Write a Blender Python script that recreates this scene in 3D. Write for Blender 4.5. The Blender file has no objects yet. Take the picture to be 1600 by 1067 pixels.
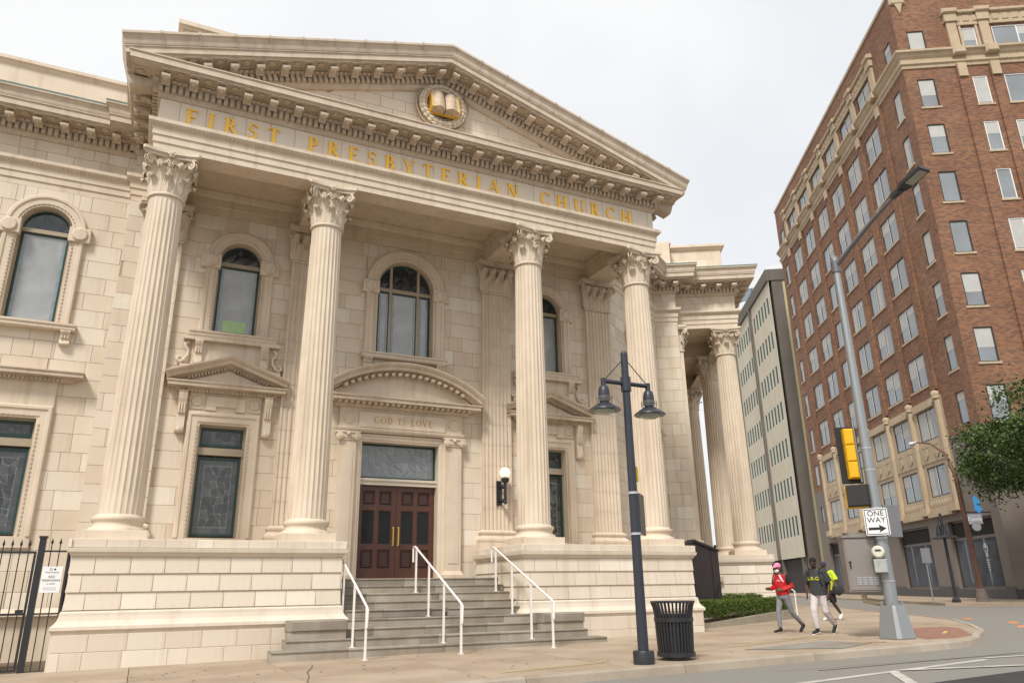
import bpy, bmesh, math, random
from mathutils import Vector, Matrix
random.seed(7)
PI = math.pi
SC = bpy.context.scene
COL = SC.collection

# ------------------------------------------------------------------ camera
cam_d = bpy.data.cameras.new('camera'); cam = bpy.data.objects.new('camera', cam_d); COL.objects.link(cam)
yaw, pitch, roll = math.radians(25.756), math.radians(18.457), math.radians(-0.917)
fw = Vector((math.sin(yaw)*math.cos(pitch), math.cos(yaw)*math.cos(pitch), math.sin(pitch)))
rt = Vector((math.cos(yaw), -math.sin(yaw), 0)); up = rt.cross(fw)
r2 = math.cos(roll)*rt + math.sin(roll)*up; u2 = -math.sin(roll)*rt + math.cos(roll)*up
cm = Matrix((r2, u2, -fw)).transposed().to_4x4(); cm.translation = (0, 0, 1.3)
cam.matrix_world = cm
cam_d.sensor_width = 36.0; cam_d.lens = 36.0*1158.35/1600; cam_d.clip_start = 0.1; cam_d.clip_end = 2000
SC.camera = cam
SC.render.resolution_x, SC.render.resolution_y = 1024, 682

# ------------------------------------------------------------------ sky + soft overcast sun
SUN_EL, SUN_AZ = math.radians(50), math.radians(226)      # azimuth measured from +Y clockwise
world = bpy.data.worlds.new('World'); SC.world = world; world.use_nodes = True
nt = world.node_tree; nt.nodes.clear()
wo = nt.nodes.new('ShaderNodeOutputWorld'); bg = nt.nodes.new('ShaderNodeBackground')
sky = nt.nodes.new('ShaderNodeTexSky'); sky.sky_type = 'NISHITA'; sky.sun_disc = False
sky.sun_elevation = SUN_EL; sky.sun_rotation = SUN_AZ; sky.air_density = 1.0; sky.dust_density = 4.0
skm = nt.nodes.new('ShaderNodeVectorMath'); skm.operation = 'SCALE'; skm.inputs['Scale'].default_value = 0.06
tc = nt.nodes.new('ShaderNodeTexCoord'); nz = nt.nodes.new('ShaderNodeTexNoise')
nz.inputs['Scale'].default_value = 2.2; nz.inputs['Detail'].default_value = 5
cr = nt.nodes.new('ShaderNodeValToRGB')
cr.color_ramp.elements[0].position = .35; cr.color_ramp.elements[0].color = (.86, .88, .905, 1)
cr.color_ramp.elements[1].position = .62; cr.color_ramp.elements[1].color = (.99, .99, .99, 1)
cl = nt.nodes.new('ShaderNodeVectorMath'); cl.operation = 'SCALE'; cl.inputs['Scale'].default_value = 0.425
mx = nt.nodes.new('ShaderNodeMix'); mx.data_type = 'RGBA'; mx.inputs['Factor'].default_value = 0.93   # cloud cover
nt.links.new(tc.outputs['Generated'], nz.inputs['Vector']); nt.links.new(nz.outputs['Fac'], cr.inputs['Fac'])
nt.links.new(cr.outputs['Color'], cl.inputs[0]); nt.links.new(sky.outputs['Color'], skm.inputs[0])
nt.links.new(skm.outputs[0], mx.inputs['A']); nt.links.new(cl.outputs[0], mx.inputs['B'])
nt.links.new(mx.outputs['Result'], bg.inputs['Color']); bg.inputs['Strength'].default_value = 1.0
nt.links.new(bg.outputs[0], wo.inputs['Surface'])
sun_d = bpy.data.lights.new('sun', 'SUN'); sun_d.energy = 1.5; sun_d.angle = math.radians(13); sun_d.color = (1, .965, .91)
sun = bpy.data.objects.new('sun', sun_d); COL.objects.link(sun)
sd = Vector((math.sin(SUN_AZ)*math.cos(SUN_EL), math.cos(SUN_AZ)*math.cos(SUN_EL), math.sin(SUN_EL)))
sun.rotation_euler = sd.to_track_quat('Z', 'Y').to_euler(); sun.location = (-10, -10, 40)
vs = SC.view_settings; vs.view_transform = 'Standard'; vs.look = 'None'; vs.gamma = 1; vs.exposure = 1.29; vs.use_curve_mapping = False

# ------------------------------------------------------------------ helpers
MATS = {}
def mat(name, col, rough=.7, var=.0, vscale=3.0, metal=0., spec=.4, bump=0., bscale=40., tint=0., col2=None, streak=0., fine=0., emit=None, trans=0.):
    if name in MATS: return MATS[name]
    m = bpy.data.materials.new(name); m.use_nodes = True; n = m.node_tree.nodes; l = m.node_tree.links
    b = n['Principled BSDF']; b.inputs['Roughness'].default_value = rough; b.inputs['Metallic'].default_value = metal
    b.inputs['Specular IOR Level'].default_value = spec
    c = (*col, 1)
    out = None
    def rgb(v): 
        x = n.new('ShaderNodeRGB'); x.outputs[0].default_value = v; return x.outputs[0]
    out = rgb(c)
    tcn = n.new('ShaderNodeTexCoord')
    def noise(scale, detail=4, sc=None):
        t = n.new('ShaderNodeTexNoise'); t.inputs['Scale'].default_value = scale; t.inputs['Detail'].default_value = detail
        if sc:
            mp = n.new('ShaderNodeMapping'); mp.inputs['Scale'].default_value = sc; l.new(tcn.outputs['Object'], mp.inputs['Vector']); l.new(mp.outputs[0], t.inputs['Vector'])
        else: l.new(tcn.outputs['Object'], t.inputs['Vector'])
        return t.outputs['Fac']
    def mixc(a, bcol, fac, blend='MIX'):
        x = n.new('ShaderNodeMix'); x.data_type = 'RGBA'; x.blend_type = blend
        if isinstance(fac, float): x.inputs['Factor'].default_value = fac
        else: l.new(fac, x.inputs['Factor'])
        l.new(a, x.inputs['A'])
        if isinstance(bcol, tuple): x.inputs['B'].default_value = bcol
        else: l.new(bcol, x.inputs['B'])
        return x.outputs['Result']
    def ramp(f, a, b_):
        x = n.new('ShaderNodeMapRange'); l.new(f, x.inputs['Value']); x.inputs['From Min'].default_value = a; x.inputs['From Max'].default_value = b_; return x.outputs[0]
    if tint:
        at = n.new('ShaderNodeAttribute'); at.attribute_name = 'tint'
        c2 = col2 or tuple(min(1, k*1.25) for k in col)
        f = n.new('ShaderNodeMath'); f.operation = 'MULTIPLY'; f.inputs[1].default_value = tint; l.new(at.outputs['Fac'], f.inputs[0])
        out = mixc(out, (*c2, 1), f.outputs[0])
    elif col2 is not None:
        out = mixc(out, (*col2, 1), ramp(noise(vscale, 6), .38, .66))
    if var:
        f = ramp(noise(vscale, 5), .3, .75)
        dk = tuple(k*(1-var) for k in col) 
        x = n.new('ShaderNodeMath'); x.operation = 'MULTIPLY'; x.inputs[1].default_value = .9; l.new(f, x.inputs[0])
        out = mixc(out, (*[1-var*.9, 1-var, 1-var*1.15], 1) if True else (*dk, 1), x.outputs[0], 'MULTIPLY')
    if streak:
        f = ramp(noise(1.0, 4, (5, 5, .35)), .52, .8)
        x = n.new('ShaderNodeMath'); x.operation = 'MULTIPLY'; x.inputs[1].default_value = streak; l.new(f, x.inputs[0])
        out = mixc(out, (.55, .45, .36, 1), x.outputs[0], 'MULTIPLY')
    if fine:
        f = ramp(noise(60, 3), .3, .7)
        x = n.new('ShaderNodeMath'); x.operation = 'MULTIPLY'; x.inputs[1].default_value = fine; l.new(f, x.inputs[0])
        out = mixc(out, (.6, .55, .5, 1), x.outputs[0], 'MULTIPLY')
    l.new(out, b.inputs['Base Color'])
    if bump:
        bn = n.new('ShaderNodeBump'); bn.inputs['Strength'].default_value = bump; bn.inputs['Distance'].default_value = .01
        l.new(noise(bscale, 5), bn.inputs['Height']); l.new(bn.outputs[0], b.inputs['Normal'])
    if emit: b.inputs['Emission Color'].default_value = (*emit[0], 1); b.inputs['Emission Strength'].default_value = emit[1]
    if trans: b.inputs['Transmission Weight'].default_value = trans
    MATS[name] = m; return m

W = {}          # world matrices of built objects
def reg(o, parent, Mw):
    COL.objects.link(o)
    if parent is not None:
        o.parent = parent; o.matrix_local = W[parent.name].inverted() @ Mw
    else: o.matrix_world = Mw
    W[o.name] = Mw
    return o
def empty(name, loc, label, cat, group=None):
    o = bpy.data.objects.new(name, None); reg(o, None, Matrix.Translation(loc)); o.empty_display_size = .3
    tag(o, label, cat, group); return o
def tag(o, label=None, cat=None, group=None, kind=None):
    if label: o['label'] = label
    if cat: o['category'] = cat
    if group: o['group'] = group
    if kind: o['kind'] = kind
    return o
def place(me, name, parent, Mw, label=None):
    o = bpy.data.objects.new(name, me); reg(o, parent, Mw)
    if label: o['label'] = label
    return o
def frame(origin, ex):
    """local: x along wall (ex, plan dir), y inward, z up"""
    ex = Vector((ex[0], ex[1], 0)).normalized(); ey = Vector((-ex.y, ex.x, 0))
    m = Matrix((ex, ey, Vector((0, 0, 1)))).transposed().to_4x4(); m.translation = origin; return m
I4 = Matrix.Identity(4)
class MB:
    def __init__(s): s.v = []; s.f = []; s.t = []
    def add(s, vs, fs, tint=0.):
        n = len(s.v); s.v += [Vector(p) for p in vs]; s.f += [tuple(i+n for i in f) for f in fs]; s.t += [tint]*len(fs); return s
    def join(s, o, M=I4):
        n = len(s.v); s.v += [M @ p for p in o.v]; s.f += [tuple(i+n for i in f) for f in o.f]; s.t += o.t; return s
    def box(s, x0, x1, y0, y1, z0, z1, tint=0.):
        return s.add([(x0,y0,z0),(x1,y0,z0),(x1,y1,z0),(x0,y1,z0),(x0,y0,z1),(x1,y0,z1),(x1,y1,z1),(x0,y1,z1)],
                     [(0,3,2,1),(4,5,6,7),(0,1,5,4),(1,2,6,5),(2,3,7,6),(3,0,4,7)], tint)
    def cbox(s, x0, x1, y0, y1, z0, z1, c=.02, tint=0.):
        """box with chamfered vertical/horizontal edges on the -y face"""
        a = [(x0,y0+c,z0),(x1,y0+c,z0),(x1,y0+c,z1),(x0,y0+c,z1)]
        b = [(x0+c,y0,z0+c),(x1-c,y0,z0+c),(x1-c,y0,z1-c),(x0+c,y0,z1-c)]
        d = [(x0,y1,z0),(x1,y1,z0),(x1,y1,z1),(x0,y1,z1)]
        return s.add(a+b+d, [(4,5,6,7),(0,1,5,4),(1,2,6,5),(2,3,7,6),(3,0,4,7),(0,8,9,1),(1,9,10,2),(2,10,11,3),(3,11,8,0),(8,11,10,9)], tint)
    def prism(s, poly, y0, y1, tint=0., M=I4):
        """polygon in XZ (counter-clockwise seen from -y) extruded y0..y1"""
        n = len(poly); vs = [M @ Vector((p[0], y0, p[1])) for p in poly]+[M @ Vector((p[0], y1, p[1])) for p in poly]
        fs = [tuple(range(n)), tuple(range(2*n-1, n-1, -1))]+[(i, i+n, (i+1) % n+n, (i+1) % n) for i in range(n)]
        return s.add(vs, fs, tint)
    def prism_z(s, poly, z0, z1, tint=0.):
        n = len(poly); vs = [(p[0], p[1], z0) for p in poly]+[(p[0], p[1], z1) for p in poly]
        fs = [tuple(range(n-1, -1, -1)), tuple(range(n, 2*n))]+[(i, (i+1) % n, (i+1) % n+n, i+n) for i in range(n)]
        return s.add(vs, fs, tint)
    def lathe(s, prof, seg=24, M=I4, a0=0., a1=2*PI, caps=True):
        full = abs(a1-a0-2*PI) < 1e-6; k = seg if full else seg+1; vs = []; fs = []
        for j in range(k):
            a = a0+(a1-a0)*j/seg
            for r, z in prof: vs.append(M @ Vector((r*math.cos(a), r*math.sin(a), z)))
        n = len(prof)
        for j in range(seg):
            j2 = (j+1) % k
            for i in range(n-1): fs.append((j*n+i, j2*n+i, j2*n+i+1, j*n+i+1))
        if caps and full:
            if prof[0][0] > 1e-6: fs.append(tuple(j*n for j in range(k-1, -1, -1)))
            if prof[-1][0] > 1e-6: fs.append(tuple(j*n+n-1 for j in range(k)))
        return s.add(vs, fs)
    def ball(s, c, rx, ry=None, rz=None, seg=10, rings=6, M=I4):
        ry = ry or rx; rz = rz or rx
        pr = [(math.sin(PI*i/rings), -math.cos(PI*i/rings)) for i in range(rings+1)]
        pr[0] = (0.001, -1); pr[-1] = (.001, 1)
        T = M @ Matrix.Translation(c) @ Matrix.Diagonal((rx, ry, rz, 1))
        return s.lathe(pr, seg, T, caps=False)
    def tube(s, pts, rad, seg=8, caps=True, flat=None):
        pts = [Vector(p) for p in pts]; n = len(pts)
        if not hasattr(rad, '__len__'): rad = [rad]*n
        T = []
        for i in range(n):
            a = pts[min(i+1, n-1)]-pts[max(i-1, 0)]; T.append(a.normalized())
        ref = Vector((0, 0, 1)) if abs(T[0].z) < .9 else Vector((0, 1, 0))
        if flat is not None: ref = Vector(flat)
        X = (ref-T[0]*ref.dot(T[0])).normalized(); vs = []; fs = []
        for i in range(n):
            X = (X-T[i]*X.dot(T[i])).normalized(); Y = T[i].cross(X)
            r = rad[i]; rx, ry = (r if hasattr(r, '__len__') else (r, r))
            for j in range(seg):
                a = 2*PI*j/seg; vs.append(pts[i]+X*rx*math.cos(a)+Y*ry*math.sin(a))
        for i in range(n-1):
            for j in range(seg): fs.append((i*seg+j, i*seg+(j+1) % seg, (i+1)*seg+(j+1) % seg, (i+1)*seg+j))
        if caps: fs += [tuple(range(seg-1, -1, -1)), tuple((n-1)*seg+j for j in range(seg))]
        return s.add(vs, fs)
    def sweep(s, prof, path, N=(0, 0, 1), closed=False, caps=True, flip=False):
        """prof [(a,b)]: a to the right of travel (outward), b along N.  Mitred corners."""
        P = [Vector(p) for p in path]; N = Vector(N).normalized(); n = len(P); vs = []; fs = []; k = len(prof)
        segs = [(P[(i+1) % n]-P[i]).normalized() for i in range(n if closed else n-1)]
        for i in range(n):
            if closed: t0, t1 = segs[i-1], segs[i]
            else: t0, t1 = segs[max(i-1, 0)], segs[min(i, n-2)]
            n0, n1 = t0.cross(N), t1.cross(N)
            m = n0+n1
            if m.length < 1e-6: m = n0
            m = m.normalized(); m = m/max(.25, m.dot(n0))
            for a, b in prof: vs.append(P[i]+m*a+N*b)
        for i in range(n if closed else n-1):
            j = (i+1) % n
            for q in range(k-1):
                f = (i*k+q, i*k+q+1, j*k+q+1, j*k+q); fs.append(f if not flip else f[::-1])
        if caps and not closed: fs += [tuple(range(k)), tuple((n-1)*k+q for q in range(k-1, -1, -1))]
        return s.add(vs, fs)
    def mesh(s, name, m=None, smooth=None, recalc=True):
        me = bpy.data.meshes.new(name); me.from_pydata([tuple(p) for p in s.v], [], s.f)
        if any(s.t):
            at = me.attributes.new('tint', 'FLOAT', 'FACE'); at.data.foreach_set('value', s.t)
        if recalc:
            bm = bmesh.new(); bm.from_mesh(me); bmesh.ops.recalc_face_normals(bm, faces=bm.faces); bm.to_mesh(me); bm.free()
        if smooth:
            me.polygons.foreach_set('use_smooth', [True]*len(me.polygons)); me.set_sharp_from_angle(angle=math.radians(smooth))
        if m: me.materials.append(m)
        me.update(); return me
    def build(s, name, m, parent=None, M=I4, smooth=None, origin=None, label=None, recalc=True):
        """verts are in frame M (-> world). object origin = 'origin' (world) or bbox base centre"""
        vs = [M @ p for p in s.v]
        if origin is None:
            lo = [min(p[i] for p in vs) for i in range(3)]; hi = [max(p[i] for p in vs) for i in range(3)]
            origin = Vector(((lo[0]+hi[0])/2, (lo[1]+hi[1])/2, lo[2]))
        origin = Vector(origin); q = MB(); q.v = [p-origin for p in vs]; q.f = s.f; q.t = s.t
        return place(q.mesh(name, m, smooth, recalc), name, parent, Matrix.Translation(origin), label)

def gz(x, y=0): return 0.0105*(x+1.36)      # gentle rise of the street to the right

# ------------------------------------------------------------------ materials
STONE = mat('cream_terracotta', (.655, .55, .425), .62, var=.14, vscale=1.3, bump=.12, bscale=30, tint=1., col2=(.78, .71, .60), streak=.3, fine=.10)
STONE2 = mat('cream_stone_trim', (.68, .575, .45), .6, var=.16, vscale=1.7, bump=.12, bscale=30, streak=.45, fine=.12)
PEDST = mat('pale_pedestal_stone', (.66, .57, .46), .6, var=.14, vscale=1.1, bump=.12, bscale=30, tint=1., col2=(.77, .70, .59), streak=.3, fine=.10)
CORN = mat('weathered_cornice_stone', (.62, .515, .405), .65, var=.25, vscale=2.4, bump=.15, bscale=30, streak=.45, fine=.12)
FRZ = mat('frieze_stone', (.76, .645, .52), .6, var=.12, vscale=1.1, bump=.1, bscale=30, tint=1., col2=(.73, .65, .54), streak=.2, fine=.08)
MORTAR = mat('brown_mortar', (.48, .365, .265), .9, var=.2)
GREYST = mat('grey_step_stone', (.31, .28, .235), .75, var=.45, vscale=1.6, bump=.25, bscale=25, tint=1., col2=(.46, .41, .34), streak=.3, fine=.3)
GOLD = mat('gilded_letters', (.88, .52, .06), .38, metal=.4, var=.15, vscale=20)
GOLD2 = mat('brass', (.75, .52, .15), .25, metal=.9)
BRONZE = mat('gilded_bronze', (.62, .45, .25), .5, metal=.35, var=.3, vscale=5)
DARKM = mat('black_painted_metal', (.022, .022, .026), .42, spec=.5, var=.2, vscale=6)
LAMPM = mat('blue_black_lamp_metal', (.028, .032, .045), .4, spec=.5, var=.15, vscale=8)
WHITEP = mat('white_rail_paint', (.80, .76, .72), .4, var=.1, vscale=6)
WOOD = mat('dark_red_brown_wood', (.105, .036, .019), .34, var=.35, vscale=5, spec=.5)
WOODD = mat('darker_wood_panel', (.055, .020, .013), .32, var=.3, vscale=7, spec=.5)
BRONZEF = mat('bronze_window_frame', (.36, .30, .21), .5, var=.1)
GREENF = mat('dark_green_frame', (.022, .055, .048), .4, var=.2, vscale=6)
LEAD = mat('lead_came', (.30, .32, .32), .5)
GLASSU = mat('sky_toned_protective_glazing', (.36, .385, .405), .10, var=.4, vscale=1.6, spec=.9)  # milky glazing; its base colour is also lightened to imitate reflected sky
GLASSD = mat('dark_window_glass', (.035, .042, .045), .08, var=.3, vscale=2, spec=.9)
GLASSP = mat('stained_glass_piece', (.022, .026, .030), .14, tint=1., col2=(.085, .10, .10), var=.3, vscale=6, spec=.8)
GLASSG = mat('pale_green_glass', (.36, .55, .22), .2, var=.2, vscale=4, spec=.8)
DARKI = mat('dark_interior', (.02, .018, .016), .9)

# ================================================================== CHURCH
XC = 6.18; YW = 20.15
church = empty('church', (XC, 18.5, 0), 'cream stone neoclassical church with columned portico and gilded frieze lettering', 'church')
MW = Matrix.Translation((0, YW, 0))
ALLBLOCKS = []      # (score, poly mesh builder, material, parent, M)

def ashlar(M, parent, x0, x1, z0, z1, course, blen, openings=(), material=STONE, seed=0, mort=True, skip_first=0.):
    rnd = random.Random(seed); back = MB(); z = z0; row = 0
    rows = max(1, round((z1-z0)/course)); h = (z1-z0)/rows
    cp = cam.location
    def pieces(a, b, za, zb):
        """clip rectangle by openings -> list of (polygon, isrect)"""
        cuts = {a, b}
        for o in openings:
            for q in (o['x0'], o['x1']):
                if a < q < b: cuts.add(q)
        cs = sorted(cuts); out = []
        for p, q in zip(cs, cs[1:]):
            if q-p < .015: continue
            lo, hi = za, zb; arc = None; mid = (p+q)/2
            segs = [(lo, hi)]
            for o in openings:
                if o['x0']-1e-6 <= mid <= o['x1']+1e-6:
                    top = o['z1']; nxt = []
                    for sg_ in segs:
                        if sg_[0] == 'arc': nxt.append(sg_); continue
                        l, t = sg_
                        if o.get('arch') is not None:
                            zc = o['arch']; xc = (o['x0']+o['x1'])/2; r = (o['x1']-o['x0'])/2
                            if t <= o['z0']: nxt.append((l, t)); continue
                            if l < o['z0']: nxt.append((l, min(t, o['z0'])))
                            if t > zc:
                                arc = (xc, zc, r); nxt.append(('arc', max(l, zc), t))
                        else:
                            if t <= o['z0'] or l >= top: nxt.append((l, t)); continue
                            if l < o['z0']: nxt.append((l, o['z0']))
                            if t > top: nxt.append((top, t))
                    segs = nxt
            for sg in segs:
                if sg[0] == 'arc':
                    _, l, t = sg; xc, zc, r = arc
                    n = max(3, int((q-p)/.05)); xs = [p+(q-p)*i/n for i in range(n+1)]
                    run = []
                    for x in xs:
                        d = r*r-(x-xc)**2; zl = max(l, zc+math.sqrt(d) if d > 0 else l)
                        if zl < t-.004: run.append((x, zl))
                        else:
                            if len(run) > 1: out.append(([*run, (run[-1][0], t), (run[0][0], t)], False))
                            run = []
                    if len(run) > 1: out.append(([*run, (run[-1][0], t), (run[0][0], t)], False))
                elif sg[1]-sg[0] > .02: out.append(([(p, sg[0]), (q, sg[0]), (q, sg[1]), (p, sg[1])], True))
        return out
    while row < rows:
        za, zb = z0+row*h, z0+(row+1)*h
        if mort:
            for poly, _ in pieces(x0, x1, za, zb):
                back.add([(p[0], .014, p[1]) for p in poly], [tuple(range(len(poly)))])
        x = x0-(rnd.uniform(.1, .9)*blen if row % 2 else rnd.uniform(0., .5)*blen); first = True
        while x < x1:
            w = blen*rnd.choice((.8, 1., 1., 1.2, .55)) if rnd.random() < .6 else blen
            a, b = max(x, x0), min(x+w, x1); x += w
            if b-a < .1 and b < x1: continue
            t = rnd.choice((0, .05, .1, .15, .2, .3, .35, .45, .5)) if rnd.random() > .11 else rnd.uniform(.75, 1.)
            j = .0035
            for poly, isr in pieces(a, b, za, zb):
                m = MB()
                xs = [p[0] for p in poly]; zs = [p[1] for p in poly]
                if max(xs)-min(xs) < .05 or max(zs)-min(zs) < .03: continue
                if isr: m.cbox(poly[0][0]+j, poly[1][0]-j, 0, .03, poly[0][1]+j, poly[2][1]-j, .006, t)
                else:
                    cx = sum(xs)/len(xs); cz = sum(zs)/len(zs)
                    m.prism([(p[0]+(j if p[0] < cx else -j), p[1]+(j if p[1] < cz else -j)) for p in poly], 0, .03, t)
                c = M @ Vector(((min(xs)+max(xs))/2, 0, (min(zs)+max(zs))/2))
                dist = (c-cp).length
                vis = 1. if (c.x > -5.2) else .01
                ALLBLOCKS.append(((max(xs)-min(xs))*(max(zs)-min(zs))/dist**2*vis, m, material, parent, M))
        row += 1
    if mort and back.f: back.build('mortar_bed', MORTAR, parent, M, recalc=False)

# ---------------- wall cores (structure of the building itself)
core = MB()
core.box(-9, -1.52, 20.86, 30, -.3, 11.4)
core.box(-1.5, 13.3, 20.62, 30, -.3, 11.4)
core.box(-9, 13.3, 20.7, 30, 11.38, 15.0)
wall = core.build('wall', STONE2, church)
UV = Vector((.8626, -.506, 0)); VV = Vector((.506, .8626, 0))
OW = Vector((18.28, 22.5, 0))                       # corner of the angled right wing
BEND = Vector((17.5, 22.95, 0)); ST = Vector((13.43, YW, 0))
M6 = frame(ST, BEND-ST); L6 = (BEND-ST).length
M7 = frame(BEND, OW-BEND); L7 = (OW-BEND).length
Mv = frame(OW, VV)                                   # side wall of wing (faces right)
M9 = frame(OW+VV*.48, UV)
# wing body
wb = MB()
a = ST+VV*.1; wb.prism_z([(13.3, 20.6), (ST.x+.1, ST.y+.45), (BEND.x-.1, BEND.y+.5), (OW.x-.02, OW.y+.06), tuple((OW+VV*16-UV*.04)[:2]), tuple((OW+VV*16-UV*9)[:2]), (13.3, 30)], -.3, 15.0)
wing = wb.build('wing_wall', STONE2, church)

# ---------------- openings
def rect(cx, hw, z0, z1): return dict(x0=cx-hw, x1=cx+hw, z0=z0, z1=z1)
def archo(cx, r, z0, zs): return dict(x0=cx-r, x1=cx+r, z0=z0, z1=zs+r, arch=zs)
CXL, CXR = XC-4.75, XC+4.75
LW = -3.28
front_open = [rect(CXL, .60, 2.55, 5.45), rect(CXR, .60, 2.55, 5.45), archo(CXL, .60, 7.85, 9.98), archo(CXR, .60, 7.85, 9.98),
              archo(XC, .91, 7.8, 9.97), rect(XC, 1.22, 1.5, 5.35)]
ashlar(MW, wall, -1.5, 13.43, 1.6, 11.28, .44, .78, front_open, STONE, 1)
MLW = Matrix.Translation((0, 20.4, 0))
ashlar(MLW, wall, -8.5, -1.5, 0.95, 11.28, .44, .80, [rect(LW, .62, 2.55, 5.35), archo(LW, .62, 7.65, 10.2)], STONE, 2)
ashlar(frame((-1.5, 20.4, 0), (0, -1)), wall, 0, .25, 0.95, 11.28, .44, .8, (), STONE, 3)
ashlar(M6, wing, 0, L6, 1.0, 11.28, .44, .8, [rect(L6/2, .6, 2.55, 5.45), archo(L6/2, .6, 7.85, 9.98)], STONE, 4)
ashlar(M7, wing, 0, L7, 1.0, 11.28, .44, .62, (), STONE, 5)
ashlar(Mv, wing, 0, 15, 1.0, 11.28, .44, .8, (), STONE, 6)
# quoin strip beside the left wing keeps its own slightly proud pier
# low base of the left wing
lb = MB(); lb.box(-8.5, -1.28, 20.25, 20.5, -.2, .9); lb.sweep([(0, 0), (.16, 0), (.16, .05), (.1, .1), (.03, .16), (0, .16)], [(-8.5, 20.25, .9), (-1.28, 20.25, .9)])
lb.build('base_course', STONE2, wall)
# attic parapets
def parapet(path, z0, z1):
    at = MB(); at.sweep([(0, z0), (.0, z1-.22), (.06, z1-.2), (.10, z1-.12), (.16, z1-.1), (.16, z1), (-.35, z1), (-.35, z0)], path); at.build('attic_parapet', STONE2, church)
parapet([(-9, 20.75, 0), (-1.75, 20.75, 0), (-1.75, 20.5, 0), (2.0, 20.5, 0)], 13.4, 15.12)
parapet([(10.5, 20.6, 0), tuple((ST+Vector((.15, .4, 0)))), tuple(BEND+Vector((.1, .45, 0))), tuple(OW+VV*.35-UV*.1), tuple(OW+VV*.8-UV*.1), tuple(OW+VV*.8+UV*2.2), tuple(OW+VV*12+UV*2.2)], 13.4, 15.12)
aw = MB(); aw.box(-.85, 1.6, 20.3, 24, 13.5, 17.2); aw.sweep([(0, 0), (.05, 0), (.1, .08), (.16, .08), (.16, .22), (0, .22)], [(-.85, 24, 17.2), (-.85, 20.3, 17.2), (1.6, 20.3, 17.2), (1.6, 24, 17.2)])
aw.build('attic_block', STONE2, church)

# ---------------- entablature: one mitred run round the whole building
E0 = 11.28
PATH = [(-9, 20.4, 0), (-1.5, 20.4, 0), (-1.5, YW, 0), (-1.0, YW, 0), (-1.0, 17.2, 0), (13.36, 17.2, 0), (13.36, YW, 0),
        tuple(BEND), tuple(OW), tuple(OW+VV*.48), tuple(OW+VV*.48+UV*2.48), tuple(OW+VV*16+UV*2.48)]
PATH = [Vector(p) for p in PATH]
prof = [(-.55, E0), (0, E0), (0, E0+.17), (.03, E0+.175), (.03, E0+.35), (.06, E0+.36), (.06, E0+.54), (.09, E0+.56), (.15, E0+.62), (.17, E0+.64), (.17, E0+.73), (.02, E0+.75), (-.55, E0+.75)]
eb = MB(); eb.sweep(prof, PATH); eb.build('architrave', STONE2, church)
fr = MB(); fr.sweep([(-.5, 12.031), (-.014, 12.031), (-.014, 12.659), (-.5, 12.659)], PATH); frieze = fr.build('frieze', MORTAR, church)
bedp = [(-.5, 12.66), (.02, 12.66), (.05, 12.70), (.08, 12.76), (.08, 12.77), (.10, 12.98), (.20, 12.985), (.22, 13.06), (.24, 13.085), (.68, 13.09), (.68, 13.12), (.72, 13.12), (.72, 13.28), (.75, 13.29), (.75, 13.32), (-.5, 13.36)]
bd = MB(); bd.sweep(bedp, PATH); cornice = bd.build('cornice', CORN, church)
simap = [(.70, 13.321), (.755, 13.325), (.77, 13.37), (.78, 13.45), (.82, 13.53), (.86, 13.56), (.86, 13.62), (.3, 13.68), (0, 13.7), (0, 13.4)]
sm = MB(); sm.sweep(simap, PATH[:5]); sm.build('cornice_gutter', CORN, church)
sm = MB(); sm.sweep(simap, PATH[5:]); sm.build('cornice_gutter', CORN, church)
COPPER = mat('green_copper_flashing', (.16, .24, .21), .6, var=.3)
for pp_ in (PATH[:4], PATH[6:]): cf = MB(); cf.sweep([(.865, 13.6), (.87, 13.645), (.76, 13.66), (.76, 13.64)], pp_); cf.build('copper_flashing', COPPER, church)

def along(path, i0, i1, off, pitch, fn, start=.0):
    """call fn(M) at regular pitch on offset segments (outward normal = local -y)"""
    P = path
    n = len(P)-1
    for i in range(i0, i1):
        t = (P[i+1]-P[i]).normalized(); nn = Vector((t.y, -t.x, 0))
        def mitre(k):
            if k <= 0 or k >= len(P)-1: return 0
            ta = (P[k]-P[k-1]).normalized(); tb = (P[k+1]-P[k]).normalized()
            cr_ = ta.x*tb.y-ta.y*tb.x; return off*math.tan(math.atan2(cr_, ta.dot(tb))/2)
        a = -mitre(i) if i > 0 else 0; b = (P[i+1]-P[i]).length+(mitre(i+1))
        L = b-a
        if L < pitch*.5: continue
        k = max(1, round(L/pitch)); s = L/k
        for q in range(k):
            d = a+s*(q+.5); pos = P[i]+t*d+nn*off
            fn(frame(pos, t))
# dentils / egg-and-dart / leaf ornament, as joined trim
dn = MB(); eg = MB(); lf = MB()
unit_d = MB().box(-.045, .045, -.10, .02, 12.775, 12.965)
egg = MB(); egg.add([(-.05, 0, 13.0), (.05, 0, 13.0), (.04, -.06, 13.04), (-.04, -.06, 13.04), (-.045, -.02, 13.08), (.045, -.02, 13.08)], [(0, 1, 2, 3), (3, 2, 5, 4), (0, 3, 4), (1, 5, 2)])
leafu = MB(); leafu.add([(-.04, 0, 12.67), (.04, 0, 12.67), (0, -.035, 12.7), (.03, -.03, 12.755), (-.03, -.03, 12.755)], [(0, 1, 2), (0, 2, 4), (1, 3, 2), (2, 3, 4)])
taen = MB(); taen.add([(-.035, 0, E0+.565), (.035, 0, E0+.565), (0, -.045, E0+.60), (.03, -.05, E0+.64), (-.03, -.05, E0+.64)], [(0, 1, 2), (0, 2, 4), (1, 3, 2), (2, 3, 4)])
bead = MB(); bead.add([(-.02, 0, E0+.35), (.02, 0, E0+.35), (.02, -.015, E0+.365), (-.02, -.015, E0+.365)], [(0, 1, 2, 3)])
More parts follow.
